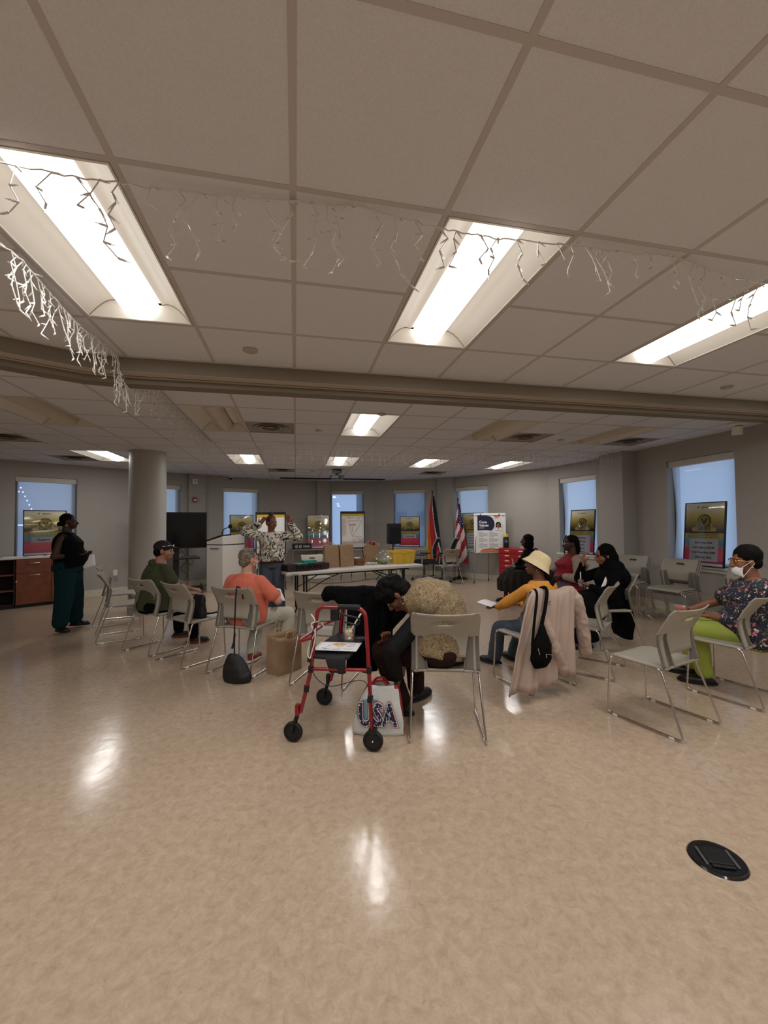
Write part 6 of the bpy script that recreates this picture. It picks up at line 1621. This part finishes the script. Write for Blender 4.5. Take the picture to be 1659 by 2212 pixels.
# black bag on chair H
t = thing('hand_bag', 'black hand bag with a loop handle standing on the grey chair seat', 'bag', (CH['H'].location.x, CH['H'].location.y, .452), -46)
m = MB(); m.loft([((.05, .04, .0), (.13, 0, 0), (0, .07, 0)), ((.06, .04, .10), (.12, 0, 0), (0, .065, 0)), ((.07, .04, .19), (.10, 0, 0), (0, .045, 0)), ((.08, .04, .25), (.085, 0, 0), (0, .02, 0))], 16)
soft(m, 'bag_body', M_BAG, t, .009, 3, .008, 12)
MB().tube(smooth_path([(.10, .10, .02), (.14, .22, .03), (.18, .27, .04), (.21, .24, .045), (.17, .14, .035), (.12, .08, .04)], 6), .009, 6).build('loop_handle', M_BAG, t, smooth=60)
M_h = TR(CH['H'].location.x, CH['H'].location.y, .453) @ rotz(-46)
sheet_paper('paper_sheet', 'white paper lying on the front of the seat beside the black hand bag', 'paper', M_h @ TR(.06, .17, .0) @ rotz(12), .26, .16, 6, seed=3)
# jacket and sling bag on chair D
cd = CH['D'].location
JK = thing('jacket', 'pale pink jacket draped over the back of a grey chair', 'jacket', (cd.x, cd.y, 0), 12)
M_JACK = mat('pale_pink_cloth', rgb(172, 150, 136), .8, bump=.15, bscale=220)
prof = smooth_path([(-.185, .0, .66), (-.20, 0, .76), (-.225, 0, .858), (-.262, 0, .872), (-.300, 0, .82), (-.315, 0, .62), (-.325, 0, .40), (-.345, 0, .12)], 6)
def jk(u, v):
    k = v * (len(prof) - 1); i = min(len(prof) - 2, int(k)); q = prof[i].lerp(prof[i + 1], k - i)
    dn = max(0, (v - .45) / .55)
    x = (u - .5) * (.48 + .12 * dn) - .01 - .13 * dn - .16 * dn * (1 - u)
    fold = .024 * dn * math.sin(u * 21 + 1.5 * math.sin(v * 5)) + .012 * math.sin(u * 47 + v * 6) * dn
    z = q.z - .05 * dn * math.sin(u * 5 + .6) * .6 + (.012 * math.sin(u * 9) if v > .3 else 0)
    return (x, q.x + fold - .02 * dn * (1 - (2 * u - 1) ** 2), z)
crumpled(jk, 44, 40, 'body', M_JACK, JK, .007, 9, .010, 60)
m = MB(); sp = smooth_path([(.245, -.26, .80), (.30, -.27, .62), (.345, -.27, .42), (.37, -.26, .26)], 5); m.tube(sp, [.062 - .012 * k / len(sp) for k in range(len(sp))], 14); m.ell((.22, -.25, .80), (.08, .05, .06))
soft(m, 'sleeve', M_JACK, JK, .010, 3, .012, 14)
m = MB(); sp = smooth_path([(-.20, -.30, .70), (-.14, -.345, .50), (-.08, -.365, .34), (-.02, -.37, .20)], 5); m.tube(sp, [.052 - .010 * k / len(sp) for k in range(len(sp))], 14)
soft(m, 'sleeve', M_JACK, JK, .010, 3, .012, 14)
SB = thing('sling_bag', 'black sling bag hanging over the pale pink jacket', 'bag', (cd.x, cd.y, 0), 12)
m = MB(); m.loft([((-.315, -.41, .30), (.065, 0, 0), (0, .030, 0)), ((-.315, -.42, .36), (.105, 0, 0), (0, .045, 0)), ((-.31, -.42, .48), (.10, 0, 0), (0, .045, 0)), ((-.285, -.405, .57), (.045, 0, 0), (0, .03, 0)), ((-.265, -.385, .63), (.022, 0, 0), (0, .012, 0))], 18)
soft(m, 'bag_body', M_BLKCL, SB, .007, 3, .004, 16)
MB().tube(smooth_path([(-.265, -.38, .62), (-.20, -.36, .76), (-.125, -.305, .885), (-.12, -.24, .892), (-.12, -.19, .80)], 6), [.015] * 25, 6).build('strap', M_BLKCL, SB, smooth=60)
MB().tube(smooth_path([(-.40, -.415, .48), (-.345, -.385, .66), (-.245, -.315, .83), (-.215, -.27, .885), (-.20, -.215, .87)], 6), [.011] * 25, 6).build('strap', M_BLKCL, SB, smooth=60)
MB().box((-.158, -.352, .795), (.046, .012, .016)).box((-.163, -.357, .775), (.046, .012, .006)).build('buckle', M_SILV, SB)
MB().tube([(-.315, -.466, .42), (-.235, -.46, .40)], .003, 5).box((-.31, -.468, .405), (.007, .006, .03)).build('zip', M_SILV, SB)
MB().tube([(-.38, -.455, .47), (-.368, -.46, .42)], .003, 5).build('zip', M_SILV, SB)
# black coat hung over the far handle of the rollator
CT = thing('coat', 'black coat draped over the far handle of the red rollator', 'coat', (.345, 3.013, 0), -25.2)
M_COAT = mat('black_coat', rgb(7, 7, 8), .9, spec=.12, bump=.15, bscale=90)
prof2 = smooth_path([(.345, 0, .50), (.335, 0, .70), (.325, 0, .86), (.29, 0, .945), (.245, 0, .91), (.232, 0, .78), (.23, 0, .55), (.235, 0, .32)], 6)
def ct(u, v):
    k = v * (len(prof2) - 1); i = min(len(prof2) - 2, int(k)); q = prof2[i].lerp(prof2[i + 1], k - i); dn = max(0, (v - .55) / .45)
    x = -.045 + u * (.275 - .05 * dn)
    return (x, q.x + .018 * math.sin(u * 11 + v * 4) * (.3 + dn) - .02 * dn, q.z - .05 * max(0, u - .7) * (1 - dn))
crumpled(ct, 30, 36, 'body', M_COAT, CT, .008, 8, .03, 60, 3)
m = MB(); m.tube(smooth_path([(-.255, .27, .90), (-.16, .275, .90), (-.04, .28, .905), (.08, .285, .91), (.17, .285, .90)], 5), [.045] + [.058] * 19 + [.05], 14); m.ell((-.235, .265, .885), (.05, .05, .055)); m.ell((-.05, .25, .86), (.12, .05, .06))
soft(m, 'rolled_top', M_COAT, CT, .011, 3, .010, 12)
m = MB(); sp = smooth_path([(.20, .285, .90), (.245, .27, .78), (.225, .26, .62), (.18, .255, .46)], 5); m.tube(sp, .05, 14)
soft(m, 'sleeve', M_COAT, CT, .011, 3, .010, 12)
# loose sheets
sheet_paper('paper_sheet', 'white paper lying on the floor under the person in the dark skirt', 'paper', TR(3.95, 7.15, .004) @ rotz(20), .22, .30, 0)
t = tag(MB().tube(smooth_path([(.3, 10.6, .006), (.7, 10.25, .006), (1.3, 10.3, .006), (1.9, 10.7, .006), (2.3, 10.9, .006)], 8), .006, 6).build('power_cable', M_BLACK, None, smooth=60), 'black cable lying on the floor behind the folding table', 'cable')
MB_l = None

# ================================================================ ICICLE LIGHT STRINGS
M_WIRE = mat('white_wire', rgb(214, 210, 204), .45); M_BULB = mat('clear_bulb', rgb(235, 232, 228), .12, trans=.6, spec=.8)
bulb_me = MB().cyl((0, 0, 0), (0, 0, -.022), .0043, .0037, 7).mesh('bulb_socket', M_WIRE)
tip_me = MB().cyl((0, 0, -.022), (0, 0, -.038), .0032, .0014, 6).mesh('bulb', M_BULB)
def icicles(label, pts, spacing, lens, seed, single, r=.0022, zig=.035, sag=0.0):
    R = random.Random(seed); t = thing('icicle_light_string', label, 'lights', pts[0], 0, 'icicle light strings on the ceiling'); O = V(pts[0])
    P = [V(p) - O for p in pts]
    cord = smooth_path(P, 10); n = len(cord)
    c2 = [p + V((R.uniform(-.004, .004), R.uniform(-.004, .004), R.uniform(-.006, .002))) for p in cord]
    MB().tube(c2, r * 1.25, 6).build('cord', M_WIRE, t, smooth=60)
    dist = 0; nxt = spacing * .4; far = MB()
    for i in range(1, n):
        seg = cord[i] - cord[i - 1]; L = seg.length
        while dist + L > nxt:
            p = cord[i - 1] + seg * ((nxt - dist) / L); nxt += spacing * R.uniform(.7, 1.3)
            ln = R.uniform(*lens); d = None; q = p.copy(); w = MB(); nodes = []
            path = [q.copy()]; sgn = R.choice((-1, 1)); dirh = V((R.uniform(-1, 1), R.uniform(-1, 1), 0)).normalized() if not single else seg.normalized()
            z = 0
            while z < ln:
                st = R.uniform(.04, .07); z += st
                q = q + V((0, 0, -st)) + dirh * sgn * R.uniform(.3, 1) * zig + V((R.uniform(-.012, .012), R.uniform(-.012, .012), 0)); sgn = -sgn if R.random() < .7 else sgn
                path.append(q.copy()); nodes.append((q.copy(), sgn))
            w.tube(path, r, 5)
            dr = None
            if single:
                dr = w.build('drop', M_WIRE, t, smooth=60, fix=False)
            else:
                far.v, far.f, far.m = far.v, far.f, far.m; far.add(w.v, w.f)
            for q, sg in nodes + [(p.copy(), 1)]:
                di = (V((0, 0, -.6)) + dirh * sg * R.uniform(.2, 1.2) + V((R.uniform(-.5, .5), R.uniform(-.5, .5), R.uniform(-.3, .7)))).normalized()
                x, y, zz = basis(-di); Mx = frame(q, x, y, -di)
                if single:
                    b = link('socket', bulb_me, dr); b.matrix_local = Mx; tp_ = link('bulb', tip_me, dr); tp_.matrix_local = Mx
                else:
                    far.cyl(q, q + di * .020, .0040, .0036, 5); far.cyl(q + di * .020, q + di * .034, .003, .0012, 5, 1)
        dist += L
    if not single:
        tag(far.build('drops', [M_WIRE, M_BULB], t, smooth=60, fix=False), kind='stuff')
    return t
zc = CE - .012
icicles('white icicle light string running across the nearest ceiling lights', [(-1.15, 1.60, zc), (-.79, 1.60, zc - .02), (-.58, 1.60, zc - .018), (-.29, 1.60, zc - .012), (.18, 1.57, zc), (.30, 1.57, zc), (.47, 1.57, zc - .02), (.69, 1.57, zc - .035), (.90, 1.57, zc - .035), (1.21, 1.57, zc - .02), (1.54, 1.57, zc - .012), (1.75, 1.57, zc), (2.10, 1.60, zc - .03), (2.55, 1.62, zc - .03)], .085, (.05, .27), 3, True, .0022, .042)
icicles('brightly lit tangle of icicle lights leading from the left edge under the soffit', [(-1.30, 1.95, zc - .01), (-1.22, 2.10, zc - .03), (-1.26, 2.40, zc - .01), (-1.28, 2.80, zc - .03), (-1.27, 3.1, zc - .01), (-1.27, 3.32, zc - .02), (-1.27, 3.37, zc - .13), (-1.27, 3.55, zc - .18)], .040, (.06, .22), 11, True, .0028, .045)
icicles('dim icicle light string running away from the soffit towards the column', [(-1.27, 3.63, zc - .17), (-1.25, 3.75, zc - .02), (-1.25, 4.2, zc), (-1.25, 5.2, zc), (-1.24, 6.0, zc), (-1.23, 6.42, zc)], .045, (.06, .24), 21, False)
pts = []
for k, (x, s) in enumerate([(-1.23, 0), (-.6, .06), (0.0, 0), (.6, .07), (1.22, 0), (1.6, .09), (1.95, 0), (2.4, .06), (2.9, 0), (3.4, .08), (3.95, 0), (4.5, .09), (5.1, .0), (5.75, .05)]): pts.append((x, 6.44, zc - s))
icicles('dim icicle light string crossing the ceiling in front of the far lights', pts, .060, (.05, .28), 31, False)
